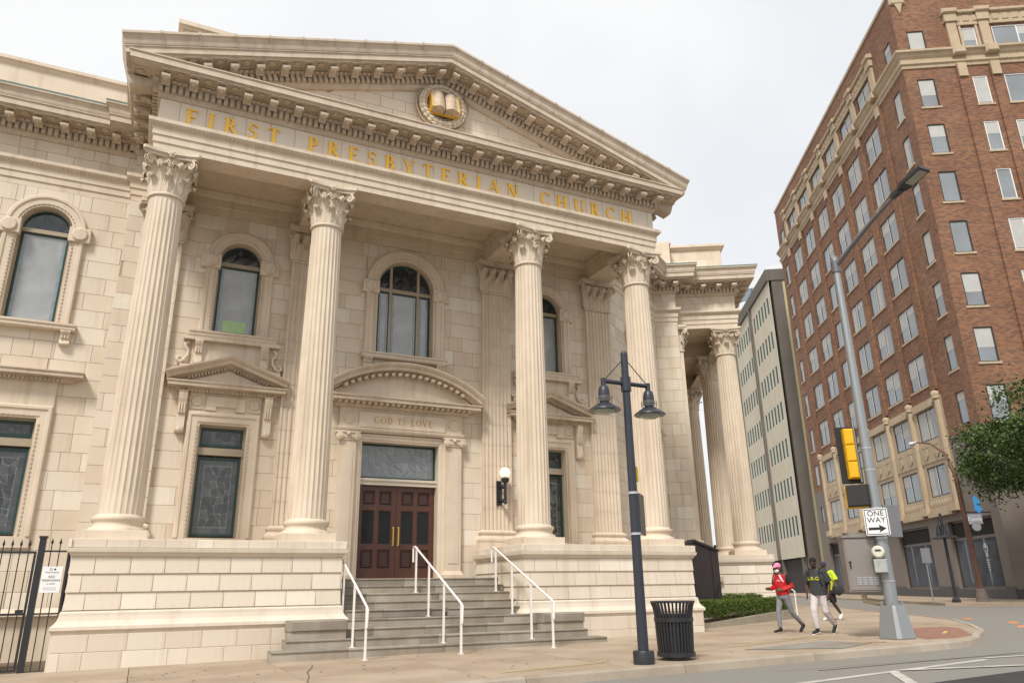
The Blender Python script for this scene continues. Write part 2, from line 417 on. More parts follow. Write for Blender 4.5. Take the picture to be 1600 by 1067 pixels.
along(PATH, 0, 11, .10, .147, lambda M: dn.join(unit_d, M))
along(PATH, 0, 11, .20, .13, lambda M: eg.join(egg, M))
along(PATH, 0, 11, .03, .11, lambda M: lf.join(leafu, M))
along(PATH, 0, 11, .10, .10, lambda M: lf.join(taen, M))
tag(dn.build('dentil_row', CORN, cornice, recalc=False), kind='stuff'); tag(eg.build('egg_and_dart', CORN, cornice, recalc=False), kind='stuff'); tag(lf.build('leaf_ornament', CORN, cornice, recalc=False), kind='stuff')

# modillions (shared mesh) and coffers
md = MB()
side = [(-.02, .0), (-.02, -.05), (-.10, -.06), (-.2, -.055), (-.32, -.07), (-.42, -.11), (-.47, -.16), (-.46, -.205), (-.41, -.235), (-.35, -.22), (-.28, -.17), (-.16, -.15), (-.05, -.19), (0, -.22), (0, 0)]
n_ = len(side)
md.add([(-.095, y, z) for y, z in side]+[(.095, y, z) for y, z in side], [tuple(range(n_)), tuple(range(2*n_-1, n_-1, -1))]+[(i, i+n_, (i+1) % n_+n_, (i+1) % n_) for i in range(n_)])
md.box(-.12, .12, -.50, 0, -.045, 0.)
md.ball((0, -.36, -.235), .05, .09, .03, 6, 4)
md.v = [Vector((p.x, p.y*.82, p.z)) for p in md.v]
MODM = md.mesh('modillion', CORN)
cof = MB()
cu = MB()
cu.box(-.2, .2, -.52, -.48, -.03, 0); cu.box(-.2, .2, -.1, -.06, -.03, 0); cu.box(-.2, -.16, -.48, -.1, -.03, 0); cu.box(.16, .2, -.48, -.1, -.03, 0)
cu.v = [Vector((p.x, p.y*.82, p.z)) for p in cu.v]
cu.lathe([(.09, 0), (.09, -.03), (.05, -.05), (.02, -.03), (.001, -.06)], 8, Matrix.Translation((0, -.24, 0)), caps=False)
def mod_at(M):
    Mz = M @ Matrix.Translation((0, 0, 13.09))
    place(MODM, 'modillion', cornice, Mz)
along(PATH, 0, 11, .24, .63, mod_at)
along([p for p in PATH], 0, 11, .24, .315, lambda M: None)
_tog = [0]
def cof_at(M): cof.join(cu, M @ Matrix.Translation((.315, 0, 13.0885-random.random()*.003)))
along(PATH, 0, 11, .24, .63, cof_at)
tag(cof.build('soffit_coffers', CORN, cornice, recalc=False), kind='stuff')

# frieze + attic facing blocks
for i_ in range(len(PATH)-1):
    t__ = PATH[i_+1]-PATH[i_]
    if i_ == 4: ashlar(frame(PATH[i_], t__), frieze, 0, t__.length, 12.032, 12.658, .63, .60, (), FRZ, 12, False)
    else: ashlar(frame(PATH[i_], t__), frieze, 0, min(t__.length, 9), 12.032, 12.658, .315, .62, (), STONE, 11+i_, False)
ashlar(frame((-9, 20.747, 0), (1, 0)), wall, 0, 7.2, 13.62, 14.9, .42, .95, (), STONE, 15, False)
ashlar(frame(OW+VV*.797-UV*.1, UV), wing, 0, 2.3, 13.62, 14.9, .42, .8, (), STONE, 16, False)
ashlar(frame(BEND+Vector((.1, .447, 0)), OW-BEND), wing, 0, L7, 13.62, 14.9, .42, .6, (), STONE, 17, False)

# ---------------- pediment
AZ = 16.16; TIPX0, TIPX1 = -1.0-.86, 13.36+.86
xm = (TIPX0+TIPX1)/2; ZT = 13.34
slope = math.atan2(AZ-.42-ZT, xm-TIPX0)
Ny = (0, -1, 0)
def rake(prof_, lift=0., ins=0.):
    m = MB(); cs = math.cos(slope)
    # profile a is to the right of travel; travel left->right with N=-y gives right = down; use negative a for up
    m.sweep([(-a-lift, b) for a, b in prof_], [(TIPX0+ins, 17.2, ZT), (xm, 17.2, ZT+(xm-TIPX0-ins)*math.tan(slope)+ins*math.tan(slope)*0), (TIPX1-ins, 17.2, ZT)], Ny)
    return m
rk = rake([(-.62, -.3), (-.62, .02), (-.58, .08), (-.51, .10), (-.50, .10), (-.30, .10), (-.295, .20), (-.22, .22), (-.2, .24), (-.195, .674), (-.165, .674), (-.165, .714), (-.02, .714), (-.01, .744), (.02, .744), (.02, -.3)])
rakec = rk.build('raking_cornice', CORN, church)
rs = rake([(.021, .68), (.025, .755), (.07, .77), (.15, .78), (.23, .82), (.26, .86), (.32, .86), (.36, .3), (.36, -.3), (.021, -.3)])
rs.build('raking_gutter', CORN, church)
# joints of the raking gutter blocks: raised lapped ribs
Lr = (xm-TIPX0)/math.cos(slope)
for sgn in (1, -1):
    for k in range(1, 10):
        d = Lr*k/10.
        Mr = Matrix.Translation((xm-sgn*(xm-TIPX0), 17.2, ZT)) @ Matrix.Rotation(-sgn*slope, 4, 'Y')
        x = d*sgn
        rb = MB(); rb.join(MB().add([(x-.025, -.765, .02), (x+.025, -.765, .02), (x+.025, -.80, .15), (x-.025, -.80, .15), (x-.025, -.88, .26), (x+.025, -.88, .26), (x-.025, -.88, .335), (x+.025, -.88, .335), (x+.025, -.3, .375), (x-.025, -.3, .375)], [(0, 1, 2, 3), (3, 2, 5, 4), (4, 5, 7, 6), (6, 7, 8, 9)]), Mr); rb.build('gutter_rib', CORN, rakec, recalc=False)
# rake ornament
dnr = MB(); cofr = MB()
for sgn in (1, -1):
    Mr = Matrix.Translation((xm-sgn*(xm-TIPX0), 17.2, ZT)) @ Matrix.Rotation(-sgn*slope, 4, 'Y')
    nD = int((Lr-1.6)/.147)
    for k in range(nD):
        x = sgn*(1.45+.147*k+.07); dnr.join(unit_d, Mr @ Matrix.Translation((x, -.10, -.40-12.87)))
    for k in range(int((Lr-1.4)/.13)):
        x = sgn*(1.3+.13*k); dnr.join(egg, Mr @ Matrix.Translation((x, -.20, -.26-13.04)))
    for k in range(int((Lr-1.4)/.11)):
        x = sgn*(1.4+.11*k); dnr.join(leafu, Mr @ Matrix.Translation((x, -.03, -.57-12.71)))
    nM = int((Lr-.8)/.63)
    for k in range(nM):
        x = sgn*(Lr-.33-.63*k)
        place(MODM, 'modillion', rakec, Mr @ Matrix.Translation((x, -.24, -.195)))
        cofr.join(cu, Mr @ Matrix.Translation((x-sgn*.315, -.24, -.197)))
tag(dnr.build('dentil_row', CORN, rakec, recalc=False), kind='stuff'); tag(cofr.build('soffit_coffers', CORN, rakec, recalc=False), kind='stuff')
for sx_ in (TIPX0+.03, TIPX1-.55):
    fb = MB(); fb.box(sx_, sx_+.52, 16.492, 17.25, 13.30, 13.52); fb.build('cornice_return', CORN, rakec)
# tympanum blocks
ty = MB(); zt = ZT
ty.prism([(TIPX0+1.2, 13.3), (TIPX1-1.2, 13.3), (xm, ZT+(xm-TIPX0-1.2)*math.tan(slope))], 17.28, 17.5)
tymp = ty.build('tympanum', MORTAR, church)
rnd = random.Random(5); z = 13.34; row = 0
while z < 15.4:
    z1 = z+.36; x = TIPX0+1.2+(.35 if row % 2 else 0)
    def xr(zz): return xm-(ZT+(xm-TIPX0)*math.tan(slope)-.5-zz)/math.tan(slope)
    while x < TIPX1-1.2:
        xa, xb = x, x+.72; x += .72
        poly = []
        lo0, hi0 = xr(z), 2*xm-xr(z); lo1, hi1 = xr(z1), 2*xm-xr(z1)
        pa, pb = max(xa, lo0), min(xb, hi0); qa, qb = max(xa, lo1), min(xb, hi1)
        if pb-pa < .05: continue
        poly = [(pa+.005, z+.005), (pb-.005, z+.005)]
        if qb-qa > .02: poly += [(qb-.005, z1-.005), (qa+.005, z1-.005)]
        else: poly += [((pa+pb)/2, min(z1, z+(pb-pa)*math.tan(slope)*.9))]
        m = MB().prism(poly, 0, .05, rnd.choice((0, .1, .2, .3, .5, .9)))
        c = Vector(((pa+pb)/2, 17.25, z)); ALLBLOCKS.append(((pb-pa)*.36/(c-cam.location).length**2, m, FRZ, tymp, Matrix.Translation((0, 17.25, 0))))
    z = z1; row += 1
# gable roof behind the pediment
rf = MB(); za = ZT+(xm-TIPX0)*math.tan(slope)+.3
rf.prism([(TIPX0+.2, ZT+.12), (TIPX1-.2, ZT+.12), (xm, za)], 17.45, 24); rf.build('roof', mat('grey_roof', (.2, .19, .18), .8), church)
# wreath with the open book
wr = MB(); R_ = .60; wc = Vector((XC-.02, 17.1, 14.47))
for k in range(26):
    a = 2*PI*k/26; c = wc+Vector((math.cos(a)*R_, 0, math.sin(a)*R_))
    T = Matrix.Translation(c) @ Matrix.Rotation(-a, 4, 'Y')
    for q in (-1, 0, 1): wr.ball((q*.075, -.04 if q == 0 else .0, 0), .06, .07, .11, 6, 4, T)
wr.lathe([(.44, .1), (.44, -.02), (.50, -.05), (.72, -.04), (.80, 0), (.80, .1)], 40, Matrix.Translation(wc+Vector((0, .05, 0))) @ Matrix.Rotation(PI/2, 4, 'X'), caps=False)
wr.build('wreath', STONE2, church, smooth=60)
bk = MB(); pgs = []
for s_ in (-1, 1):
    n = 8; pts = [(s_*(.02+.37*i/n), -.20+.055*math.sin(PI*min(1, i/n*1.15))*-1.4-.02*(i/n)) for i in range(n+1)]
    vs_ = [(x, y, -.3) for x, y in pts]+[(x, y, .3) for x, y in pts]+[(x, .02, -.3) for x, y in pts]+[(x, .02, .3) for x, y in pts]
    fs_ = []
    k = n+1
    for i in range(n): fs_ += [(i, i+1, k+i+1, k+i), (2*k+i, i, i+1, 2*k+i+1)[::-1], (3*k+i, 3*k+i+1, k+i+1, k+i)]
    fs_ += [(n, 2*k+n, 3*k+n, k+n), (0, k, 3*k, 2*k)]
    bk.add([Vector(p) for p in vs_], fs_)
TB = Matrix.Translation(wc+Vector((0, -.02, -.03))) @ Matrix.Rotation(math.radians(-14), 4, 'X')
book = bk.build('open_book', mat('book_pages', (.60, .48, .34), .6, var=.45, vscale=14), church, TB)
ge = MB(); ge.box(-.42, -.385, -.22, .05, -.31, .31); ge.box(.385, .42, -.22, .05, -.31, .31); ge.box(-.42, .42, -.0, .06, -.33, -.30)
ge.build('gilded_book_edge', GOLD, book, TB)

# ---------------- inscription letters (roman capitals built from strokes)
def arc_(cx, cy, rx, ry, a0, a1, wt, wn, n=14):
    """band with thick sides: width varies with direction"""
    o = []; i_ = []
    for k in range(n+1):
        a = math.radians(a0+(a1-a0)*k/n); w = wn+(wt-wn)*abs(math.cos(a))
        o.append((cx+rx*math.cos(a), cy+ry*math.sin(a))); i_.append((cx+(rx-w)*math.cos(a), cy+(ry-wn if ry > wn else ry)*math.sin(a)))
    return [[o[k], o[k+1], i_[k+1], i_[k]] for k in range(n)]
T_, t_ = .185, .075
def ln(x0, y0, x1, y1, w):
    d = Vector((x1-x0, y1-y0)); n = Vector((-d.y, d.x)).normalized()*w/2
    if abs(d.x) > 1e-6 and abs(d.y) > 1e-6:     # slanted: horizontal cut ends
        h = w/2/abs(d.normalized().y); return [[(x0-h, y0), (x0+h, y0), (x1+h, y1), (x1-h, y1)]]
    return [[(x0+n.x, y0+n.y), (x0-n.x, y0-n.y), (x1-n.x, y1-n.y), (x1+n.x, y1+n.y)]]
def srf(x, y, w=.3): return [[(x-w/2, y), (x+w/2, y), (x+w/2, y+.04), (x-w/2, y+.04)]]
def stem(x, s0=True, s1=True):
    q = ln(x, 0, x, 1, T_)
    if s0: q = q+srf(x, 0)
    if s1: q = q+srf(x, .96)
    return q
GL = {
 'I': (.32, lambda: stem(.16)),
 'F': (.62, lambda: stem(.16)+ln(.1, .97, .58, .97, t_)+ln(.2, .52, .47, .52, t_)+[[(.53, .80), (.58, .80), (.58, 1), (.53, 1)]]+[[(.43, .44), (.47, .44), (.47, .6), (.43, .6)]]),
 'E': (.64, lambda: stem(.16)+ln(.1, .97, .56, .97, t_)+ln(.2, .52, .48, .52, t_)+ln(.1, .03, .6, .03, t_)+[[(.51, .82), (.56, .82), (.56, 1), (.51, 1)], [(.55, 0), (.6, 0), (.62, .2), (.57, .2)]]),
 'L': (.62, lambda: stem(.16)+ln(.1, .03, .58, .03, t_)+[[(.53, 0), (.58, 0), (.6, .22), (.55, .22)]]),
 'T': (.70, lambda: stem(.35, True, False)+ln(.02, .97, .68, .97, t_)+[[(.02, .78), (.07, .82), (.07, 1), (.02, 1)], [(.63, .82), (.68, .78), (.68, 1), (.63, 1)]]),
 'P': (.62, lambda: stem(.16)+arc_(.26, .735, .33, .265, -90, 90, T_, t_)+ln(.16, .97, .27, .97, t_)+ln(.16, .495, .27, .495, t_)),
 'R': (.74, lambda: stem(.16)+arc_(.26, .735, .31, .265, -90, 90, T_, t_)+ln(.16, .97, .27, .97, t_)+ln(.16, .495, .30, .495, t_)+ln(.68, 0, .32, .5, .15)+srf(.68, 0, .2)),
 'B': (.66, lambda: stem(.16)+arc_(.26, .745, .29, .25, -90, 90, T_, t_)+arc_(.26, .26, .35, .26, -90, 90, T_, t_)+ln(.16, .97, .27, .97, t_)+ln(.16, .505, .28, .505, t_)+ln(.16, .03, .27, .03, t_)),
 'D': (.80, lambda: stem(.16)+arc_(.26, .5, .49, .5, -90, 90, T_, t_, 20)+ln(.16, .97, .27, .97, t_)+ln(.16, .03, .27, .03, t_)),
 'S': (.56, lambda: arc_(.28, .74, .24, .26, 30, 270, .12, .06)+arc_(.28, .27, .25, .27, -150, 90, .13, .06)+[[(.47, .76), (.52, .76), (.52, .97), (.48, .97)], [(.03, .04), (.07, .04), (.08, .25), (.03, .25)]]),
 'Y': (.74, lambda: ln(.37, 0, .37, .5, T_)+srf(.37, 0)+ln(.34, .45, .10, 1, .14)+ln(.40, .45, .64, 1, .06)+srf(.10, .96, .26)+srf(.64, .96, .22)),
 'N': (.86, lambda: ln(.15, 0, .15, 1, .07)+ln(.71, 0, .71, 1, .07)+ln(.70, 0, .16, 1, .17)+srf(.15, 0, .24)+srf(.71, .96, .24)+srf(.12, .96, .2)),
 'A': (.82, lambda: ln(.08, 0, .40, 1, .065)+ln(.72, 0, .41, 1, .16)+ln(.2, .35, .6, .35, .05)+srf(.08, 0, .22)+srf(.72, 0, .28)),
 'C': (.78, lambda: arc_(.44, .5, .40, .5, 50, 310, T_, t_, 20)+[[(.66, .72), (.71, .72), (.71, .97), (.67, .93)], [(.67, .07), (.71, .03), (.71, .25), (.66, .25)]]),
 'G': (.84, lambda: arc_(.44, .5, .40, .5, 50, 310, T_, t_, 20)+[[(.66, .72), (.71, .72), (.71, .97), (.67, .93)]]+ln(.70, .06, .70, .42, .13)+srf(.70, .40, .26)),
 'O': (.90, lambda: arc_(.45, .5, .42, .5, 0, 360, T_, t_, 28)),
 'H': (.84, lambda: stem(.16)+stem(.68)+ln(.16, .52, .68, .52, t_)),
 'U': (.80, lambda: ln(.16, .3, .16, 1, T_)+srf(.16, .96)+ln(.66, .0, .66, 1, .09)+srf(.66, .96, .24)+arc_(.41, .32, .325, .32, 180, 350, .13, .06)),
 'V': (.78, lambda: ln(.37, 0, .10, 1, .15)+ln(.40, 0, .66, 1, .06)+srf(.10, .96, .26)+srf(.66, .96, .22)),
 ' ': (.55, lambda: []),
 '1': (.32, lambda: stem(.16)+ln(.04, .8, .16, .98, .07)),
}
LM = {}
def letters(text, M, h, width, parent, material, depth=.02, extra=0.):
    tot = sum(GL[c][0] for c in text)*h; gap = (width-tot)/(len(text)-1); x = 0
    for c in text:
        if c != ' ':
            key = (c, h, depth)
            if key not in LM:
                m = MB()
                for i, poly in enumerate(GL[c][1]()):
                    A = sum(poly[j][0]*poly[(j+1) % 4][1]-poly[(j+1) % 4][0]*poly[j][1] for j in range(4))
                    if A < 0: poly = poly[::-1]
                    e = .0004*(i % 7); m.prism([(p[0]*h, p[1]*h) for p in poly], -depth-e, .004)
                LM[key] = m.mesh('letter', material, recalc=False)
            place(LM[key], 'letter', parent, M @ Matrix.Translation((x, 0, 0)))
        x += GL[c][0]*h+gap
letters('FIRST PRESBYTERIAN CHURCH', Matrix.Translation((-.40, 17.196, 12.085)), .43, 12.92, frieze, GOLD, .03)
# ---------------- stained glass helper: jittered pieces with lead between
def glass_pieces(M, parent, x0, x1, z0, z1, cell, y, seed, objs=True, matr=GLASSP, border=.0, clip=None):
    rnd = random.Random(seed); nx = max(2, round((x1-x0)/cell)); nz_ = max(2, round((z1-z0)/cell/1.15))
    P = {}
    for i in range(nx+1):
        for j in range(nz_+1):
            jx = 0 if i in (0, nx) else rnd.uniform(-.33, .33); jz = 0 if j in (0, nz_) else rnd.uniform(-.33, .33)
            if 0 < i < nx and j % 2: jx += .2
            P[i, j] = (x0+(x1-x0)*(i+jx)/nx, z0+(z1-z0)*(j+jz)/nz_)
    allm = MB()
    for i in range(nx):
        for j in range(nz_):
            poly = [P[i, j], P[i+1, j], P[i+1, j+1], P[i, j+1]]
            if rnd.random() < .4:
                q = rnd.random() < .5
                tris = ([poly[0], poly[1], poly[2]], [poly[0], poly[2], poly[3]]) if q else ([poly[0], poly[1], poly[3]], [poly[1], poly[2], poly[3]])
            else: tris = (poly,)
            for t in tris:
                cx = sum(p[0] for p in t)/len(t); cz = sum(p[1] for p in t)/len(t)
                if clip and not clip(cx, cz): continue
                g = .010
                pp = [(p[0]+(cx-p[0])*min(.3, g/max(.02, math.hypot(p[0]-cx, p[1]-cz))*1.5), p[1]+(cz-p[1])*min(.3, g/max(.02, math.hypot(p[0]-cx, p[1]-cz))*1.5)) for p in t]
                tilt = rnd.uniform(-.006, .006)
                m = MB(); m.add([(p[0], y+tilt*(k % 2), p[1]) for k, p in enumerate(pp)]+[(p[0], y+.012, p[1]) for p in pp],
                    [tuple(range(len(pp)))]+[(k, (k+1) % len(pp), (k+1) % len(pp)+len(pp), k+len(pp)) for k in range(len(pp))], rnd.random()**2)
                if objs: m.build('glass_piece', matr, parent, M, recalc=False)
                else: allm.join(m)
    if not objs: tag(allm.build('glass_pieces', matr, parent, M, recalc=False), kind='stuff')

def bar(m, x0, z0, x1, z1, w, y0, y1):
    d = Vector((x1-x0, z1-z0)).normalized(); n = Vector((-d.y, d.x))*w/2
    m.prism([(x0-n.x, z0-n.y), (x1-n.x, z1-n.y), (x1+n.x, z1+n.y), (x0+n.x, z0+n.y)], y0, y1)
def arcpath(cx, r, z0, zs, y, n=20):
    p = [(cx-r, y, z0), (cx-r, y, zs)]
    for k in range(1, n): a = PI-PI*k/n; p.append((cx+r*math.cos(a), y, zs+r*math.sin(a)))
    return p+[(cx+r, y, zs), (cx+r, y, z0)]
def console(m, x, z1, z0, w, d):
    """scrolled bracket seen in side view, top z1 bottom z0"""
    h = z1-z0; side = [(0, z1), (-d, z1), (-d*1.05, z1-.1*h), (-d*.95, z1-.2*h), (-d*.7, z1-.35*h), (-d*.55, z1-.55*h), (-d*.6, z1-.75*h), (-d*.68, z1-.88*h), (-d*.6, z0+.04*h), (-d*.4, z0), (0, z0)]
    n = len(side); m.add([(x-w/2, y, z) for y, z in side]+[(x+w/2, y, z) for y, z in side], [tuple(range(n)), tuple(range(2*n-1, n-1, -1))]+[(i, i+n, (i+1) % n+n, (i+1) % n) for i in range(n)])
    for k in (-.3, .0, .3): m.box(x+k*w-.018, x+k*w+.018, -d*.8, -d*.3, z1-.55*h, z1-.05*h)
    m.ball((x, -d*.75, z1-.08*h), w*.55, d*.35, .08*h, 8, 5); m.ball((x, -d*.5, z0+.06*h), w*.55, d*.3, .09*h, 8, 5)
SURR = [(0, .26), (0, -.05), (-.05, -.055), (-.06, -.075), (-.2, -.08), (-.22, -.11), (-.28, -.11), (-.31, -.08), (-.31, .03)]
def surround(path, prof=SURR):
    m = MB(); m.sweep([(a, -b) for a, b in prof], path, Ny); return m

def arched_window(M, parent, cx, r, z0, zs, mull=(), sillw=None, name_label=None, seed=0, band=.31, green=False):
    fm = MB(); path = arcpath(cx, r, z0, zs, 0)
    fm.sweep([(0.0, -.24), (0, -.12), (.05, -.12), (.05, -.24)], arcpath(cx, r, z0, zs, 0), Ny)
    bar(fm, cx-r, zs-.06, cx+r, zs-.06, .11, .13, .25)
    for q in mull: bar(fm, cx+q, z0, cx+q, zs+math.sqrt(max(0, r*r-q*q)), .08, .14, .25)
    w = fm.build('window', BRONZEF, parent, M, label=name_label)
    k = band/.31
    surround(path, [(a*k, b) for a, b in SURR]).build('surround', STONE2, w, M)
    bd_ = MB()
    for q in range(int((zs-z0)/.1)):
        for s in (-1, 1): bd_.box(cx+s*(r+.062*k)-.018, cx+s*(r+.062*k)+.018, -.095, -.05, z0+.1*q+.02, z0+.1*q+.075)
    nA = int(PI*(r+.06)/.1)
    for q in range(nA):
        a = PI*(q+.5)/nA; bd_.ball((cx+(r+.062*k)*math.cos(a), -.07, zs+(r+.062*k)*math.sin(a)), .026, .026, .02, 5, 4)
    tag(bd_.build('bead_row', CORN, w, M, recalc=False), kind='stuff')
    for s in (-1, 1):
        e = MB(); ex = cx+s*(r+band*.62); e.cbox(ex-.25, ex+.25, -.14, .02, zs-.30, zs+.10, .015)
        e.lathe([(.001, .05), (.15, .05), (.18, .02), (.18, -.01)], 20, M.__class__.Translation((ex, -.14, zs-.10)) @ Matrix.Rotation(PI/2, 4, 'X'), caps=False)
        e.build('roundel_block', STONE2, w, M)
    # panes
    lo = MB(); xs = [-r+.05]+[q for q in mull]+[r-.05]
    for a, b in zip(xs, xs[1:]):
        p = MB(); p.box(cx+a+.03, cx+b-.03, .20, .22, z0+.01, zs-.11); p.build('pane', GLASSU, w, M)
        gl = MB(); gl.box(cx+a+.05, cx+b-.05, .193, .199, z0+.06, z0+.10)
        for s in (cx+a+.09, cx+b-.09): gl.box(s-.035, s+.035, .194, .199, z0+.12, zs-.2)
        gl.build('painted_border', mat('pale_blue_glass', (.25, .31, .35), .15, var=.4, vscale=5, spec=.8), w, M)
        f = MB()
        for s in (cx+a+.035, cx+b-.035): f.box(s-.02, s+.02, .17, .2, z0, zs-.11)
        f.box(cx+a+.05, cx+b-.05, .17, .2, zs-.16, zs-.115); f.build('sash', GREENF, w, M)
    up_ = MB(); pts = [(cx+(r-.04)*math.cos(PI*q/20), zs+.005+(r-.04)*math.sin(PI*q/20)) for q in range(21)]
    up_.prism(pts, .21, .23); up_.build('pane', GLASSD, w, M)
    glass_pieces(M, w, cx-r, cx+r, zs+.01, zs+r, .2, .2, seed, False, GLASSP, clip=lambda x, z: math.hypot(x-cx, z-zs) < r-.1)
    f = MB(); f.sweep([(.05, -.21), (.05, -.17), (.09, -.17), (.09, -.21)], [p for p in arcpath(cx, r, zs, zs+.001, 0)], Ny); f.build('sash', GREENF, w, M)
    # sill
    sw = sillw or r+.42; s_ = MB()
    s_.sweep([(0, 0), (.2, 0), (.22, .03), (.22, .10), (.25, .12), (.25, .17), (0, .18)], [(cx-sw, 0, z0-.2), (cx+sw, 0, z0-.2)]); s_.box(cx-r, cx+r, 0, .2, z0-.1, z0)
    s_.build('sill', STONE2, w, M)
    return w
def bracket_pair(M, w, cx, dx, z1, z0, wd=.2, d=.2):
    for s in (-1, 1):
        b = MB(); console(b, cx+s*dx, z1, z0, wd, d); b.build('bracket', STONE2, w, M)
def stained_lower(M, w, cx, hw, z0, z1, seed):
    p = MB(); p.box(cx-hw, cx+hw, .215, .235, z0, z1); p.build('pane', LEAD, w, M)
    glass_pieces(M, w, cx-hw+.16, cx+hw-.16, z0+.22, z1-.2, .17, .2, seed, True)
    bd_ = MB(); rnd = random.Random(seed); n = int((z1-z0)/.2)
    for k in range(n):
        za, zb = z0+(z1-z0)*k/n+.008, z0+(z1-z0)*(k+1)/n-.008
        for s in (-1, 1): bd_.box(cx+s*(hw-.085)-.06, cx+s*(hw-.085)+.06, .2, .21, za, zb, rnd.random()*.6+.15)
    m2 = int(hw*2/.2)
    for k in range(m2):
        xa, xb = cx-hw+.155+(2*hw-.31)*k/m2, cx-hw+.145+(2*hw-.31)*(k+1)/m2
        bd_.box(xa, xb, .2, .21, z0+.03, z0+.2, rnd.random()*.6+.3); bd_.box(xa, xb, .2, .21, z1-.18, z1-.03, rnd.random()*.5+.2)
    tag(bd_.build('glass_border', GLASSP, w, M, recalc=False), kind='stuff')
def lower_window(M, parent, cx, hw=.57, z0=2.6, zt=4.65, zb=4.83, z1=5.40, pediment=True, seed=0, cw=1.08):
    fm = MB(); path = [(cx-hw, 0, z0), (cx-hw, 0, z1), (cx+hw, 0, z1), (cx+hw, 0, z0)]
    fm.sweep([(0, -.24), (0, -.13), (.05, -.13), (.05, -.24)], path, Ny); bar(fm, cx-hw, (zt+zb)/2, cx+hw, (zt+zb)/2, zb-zt, .1, .25)
    w = fm.build('window', BRONZEF, parent, M)
    surround(path).build('surround', STONE2, w, M)
    sl = MB(); sl.box(cx-hw-.3, cx+hw+.3, -.08, .25, z0-.25, z0); sl.build('sill', STONE2, w, M)
    gf = MB()
    for (a, b) in ((z0, zt), (zb, z1)):
        gf.sweep([(.05, -.215), (.05, -.165), (.11, -.165), (.11, -.215)], [(cx-hw, 0, a), (cx-hw, 0, b-.0), (cx+hw, 0, b), (cx+hw, 0, a)], Ny, closed=True)
    gf.build('sash', GREENF, w, M)
    stained_lower(M, w, cx, hw-.09, z0+.06, zt-.06, seed)
    p = MB(); p.box(cx-hw+.05, cx+hw-.05, .225, .24, zb, z1-.05); p.build('pane', LEAD, w, M)
    glass_pieces(M, w, cx-hw+.12, cx+hw-.12, zb+.06, z1-.12, .15, .205, seed+1, True)
    bd_ = MB()
    for q in range(int((z1-z0)/.1)):
        for s in (-1, 1): bd_.box(cx+s*(hw+.062)-.018, cx+s*(hw+.062)+.018, -.095, -.05, z0+.1*q+.02, z0+.1*q+.075)
    for q in range(int(2*hw/.1)): bd_.box(cx-hw+.1*q+.03, cx-hw+.1*q+.085, -.095, -.05, z1+.045, z1+.08)
    tag(bd_.build('bead_row', CORN, w, M, recalc=False), kind='stuff')
    zc = 6.2
    fz = MB(); fz.box(cx-hw-.3, cx+hw+.3, -.06, .02, z1+.3, zc)
    if pediment:
        fz.cbox(cx-.48, cx+.48, -.12, -.05, 5.86, 6.12, .012); fz.box(cx-.48, cx-.24, -.11, -.05, 5.76, 5.87); fz.box(cx+.24, cx+.48, -.11, -.05, 5.76, 5.87)
        for s in (-1, 1):
            fz.lathe([(.001, .03), (.12, .03), (.14, .0)], 18, Matrix.Translation((cx+s*.70, -.06, 5.98)) @ Matrix.Rotation(PI/2, 4, 'X'), caps=False)
            fz.box(cx+s*.70-.16, cx+s*.70+.16, -.09, -.05, 5.78, 5.81)
    fz.build('frieze_panel', STONE2, w, M)
    c = MB(); pc = [(0, 0), (.12, 0), (.14, .05), (.18, .06), (.18, .09), (.36, .10), (.36, .19), (.39, .2), (.39, .23), (0, .24)]
    c.sweep(pc, [(cx-cw, .05, zc), (cx-cw, 0, zc), (cx+cw, 0, zc), (cx+cw, .05, zc)]); c.build('cornice', CORN, w, M)
    dd = MB()
    for k in range(int(2*cw/.09)): dd.box(cx-cw+.09*k+.02, cx-cw+.09*k+.07, -.2, -.1, zc+.0, zc+.055)
    tag(dd.build('dentil_row', CORN, w, M, recalc=False), kind='stuff')
    if pediment:
        bracket_pair(M, w, cx, hw+.47, zc, 5.15, .20, .24)
        tw = cw+.36; za, zz = 6.44, 7.16; th = math.atan2(zz-.22-za, tw)
        pm = MB(); pm.sweep([(.0, -.1), (.0, .10), (-.03, .12), (-.05, .30), (-.13, .32), (-.15, .36), (-.2, .40), (-.23, .40), (-.23, -.1)], [(cx-tw, 0, za), (cx, 0, za+math.tan(th)*tw), (cx+tw, 0, za)], Ny)
        pm.build('pediment', CORN, w, M)
        dd = MB(); Lr_ = tw/math.cos(th)
        for s in (-1, 1):
            Mr = Matrix.Translation((cx-s*tw, 0, za)) @ Matrix.Rotation(-s*th, 4, 'Y')
            for k in range(int((Lr_-.55)/.08)): dd.join(MB().box(-.02, .025, -.14, -.05, -.06, 0), Mr @ Matrix.Translation((s*(.5+.08*k), 0, 0)))
        tag(dd.build('dentil_row', CORN, w, M, recalc=False), kind='stuff')
        tp = MB(); tp.prism([(cx-tw+.3, za), (cx+tw-.3, za), (cx, za+math.tan(th)*(tw-.3))], -.05, .0); tp.build('tympanum', STONE2, w, M)
    return w
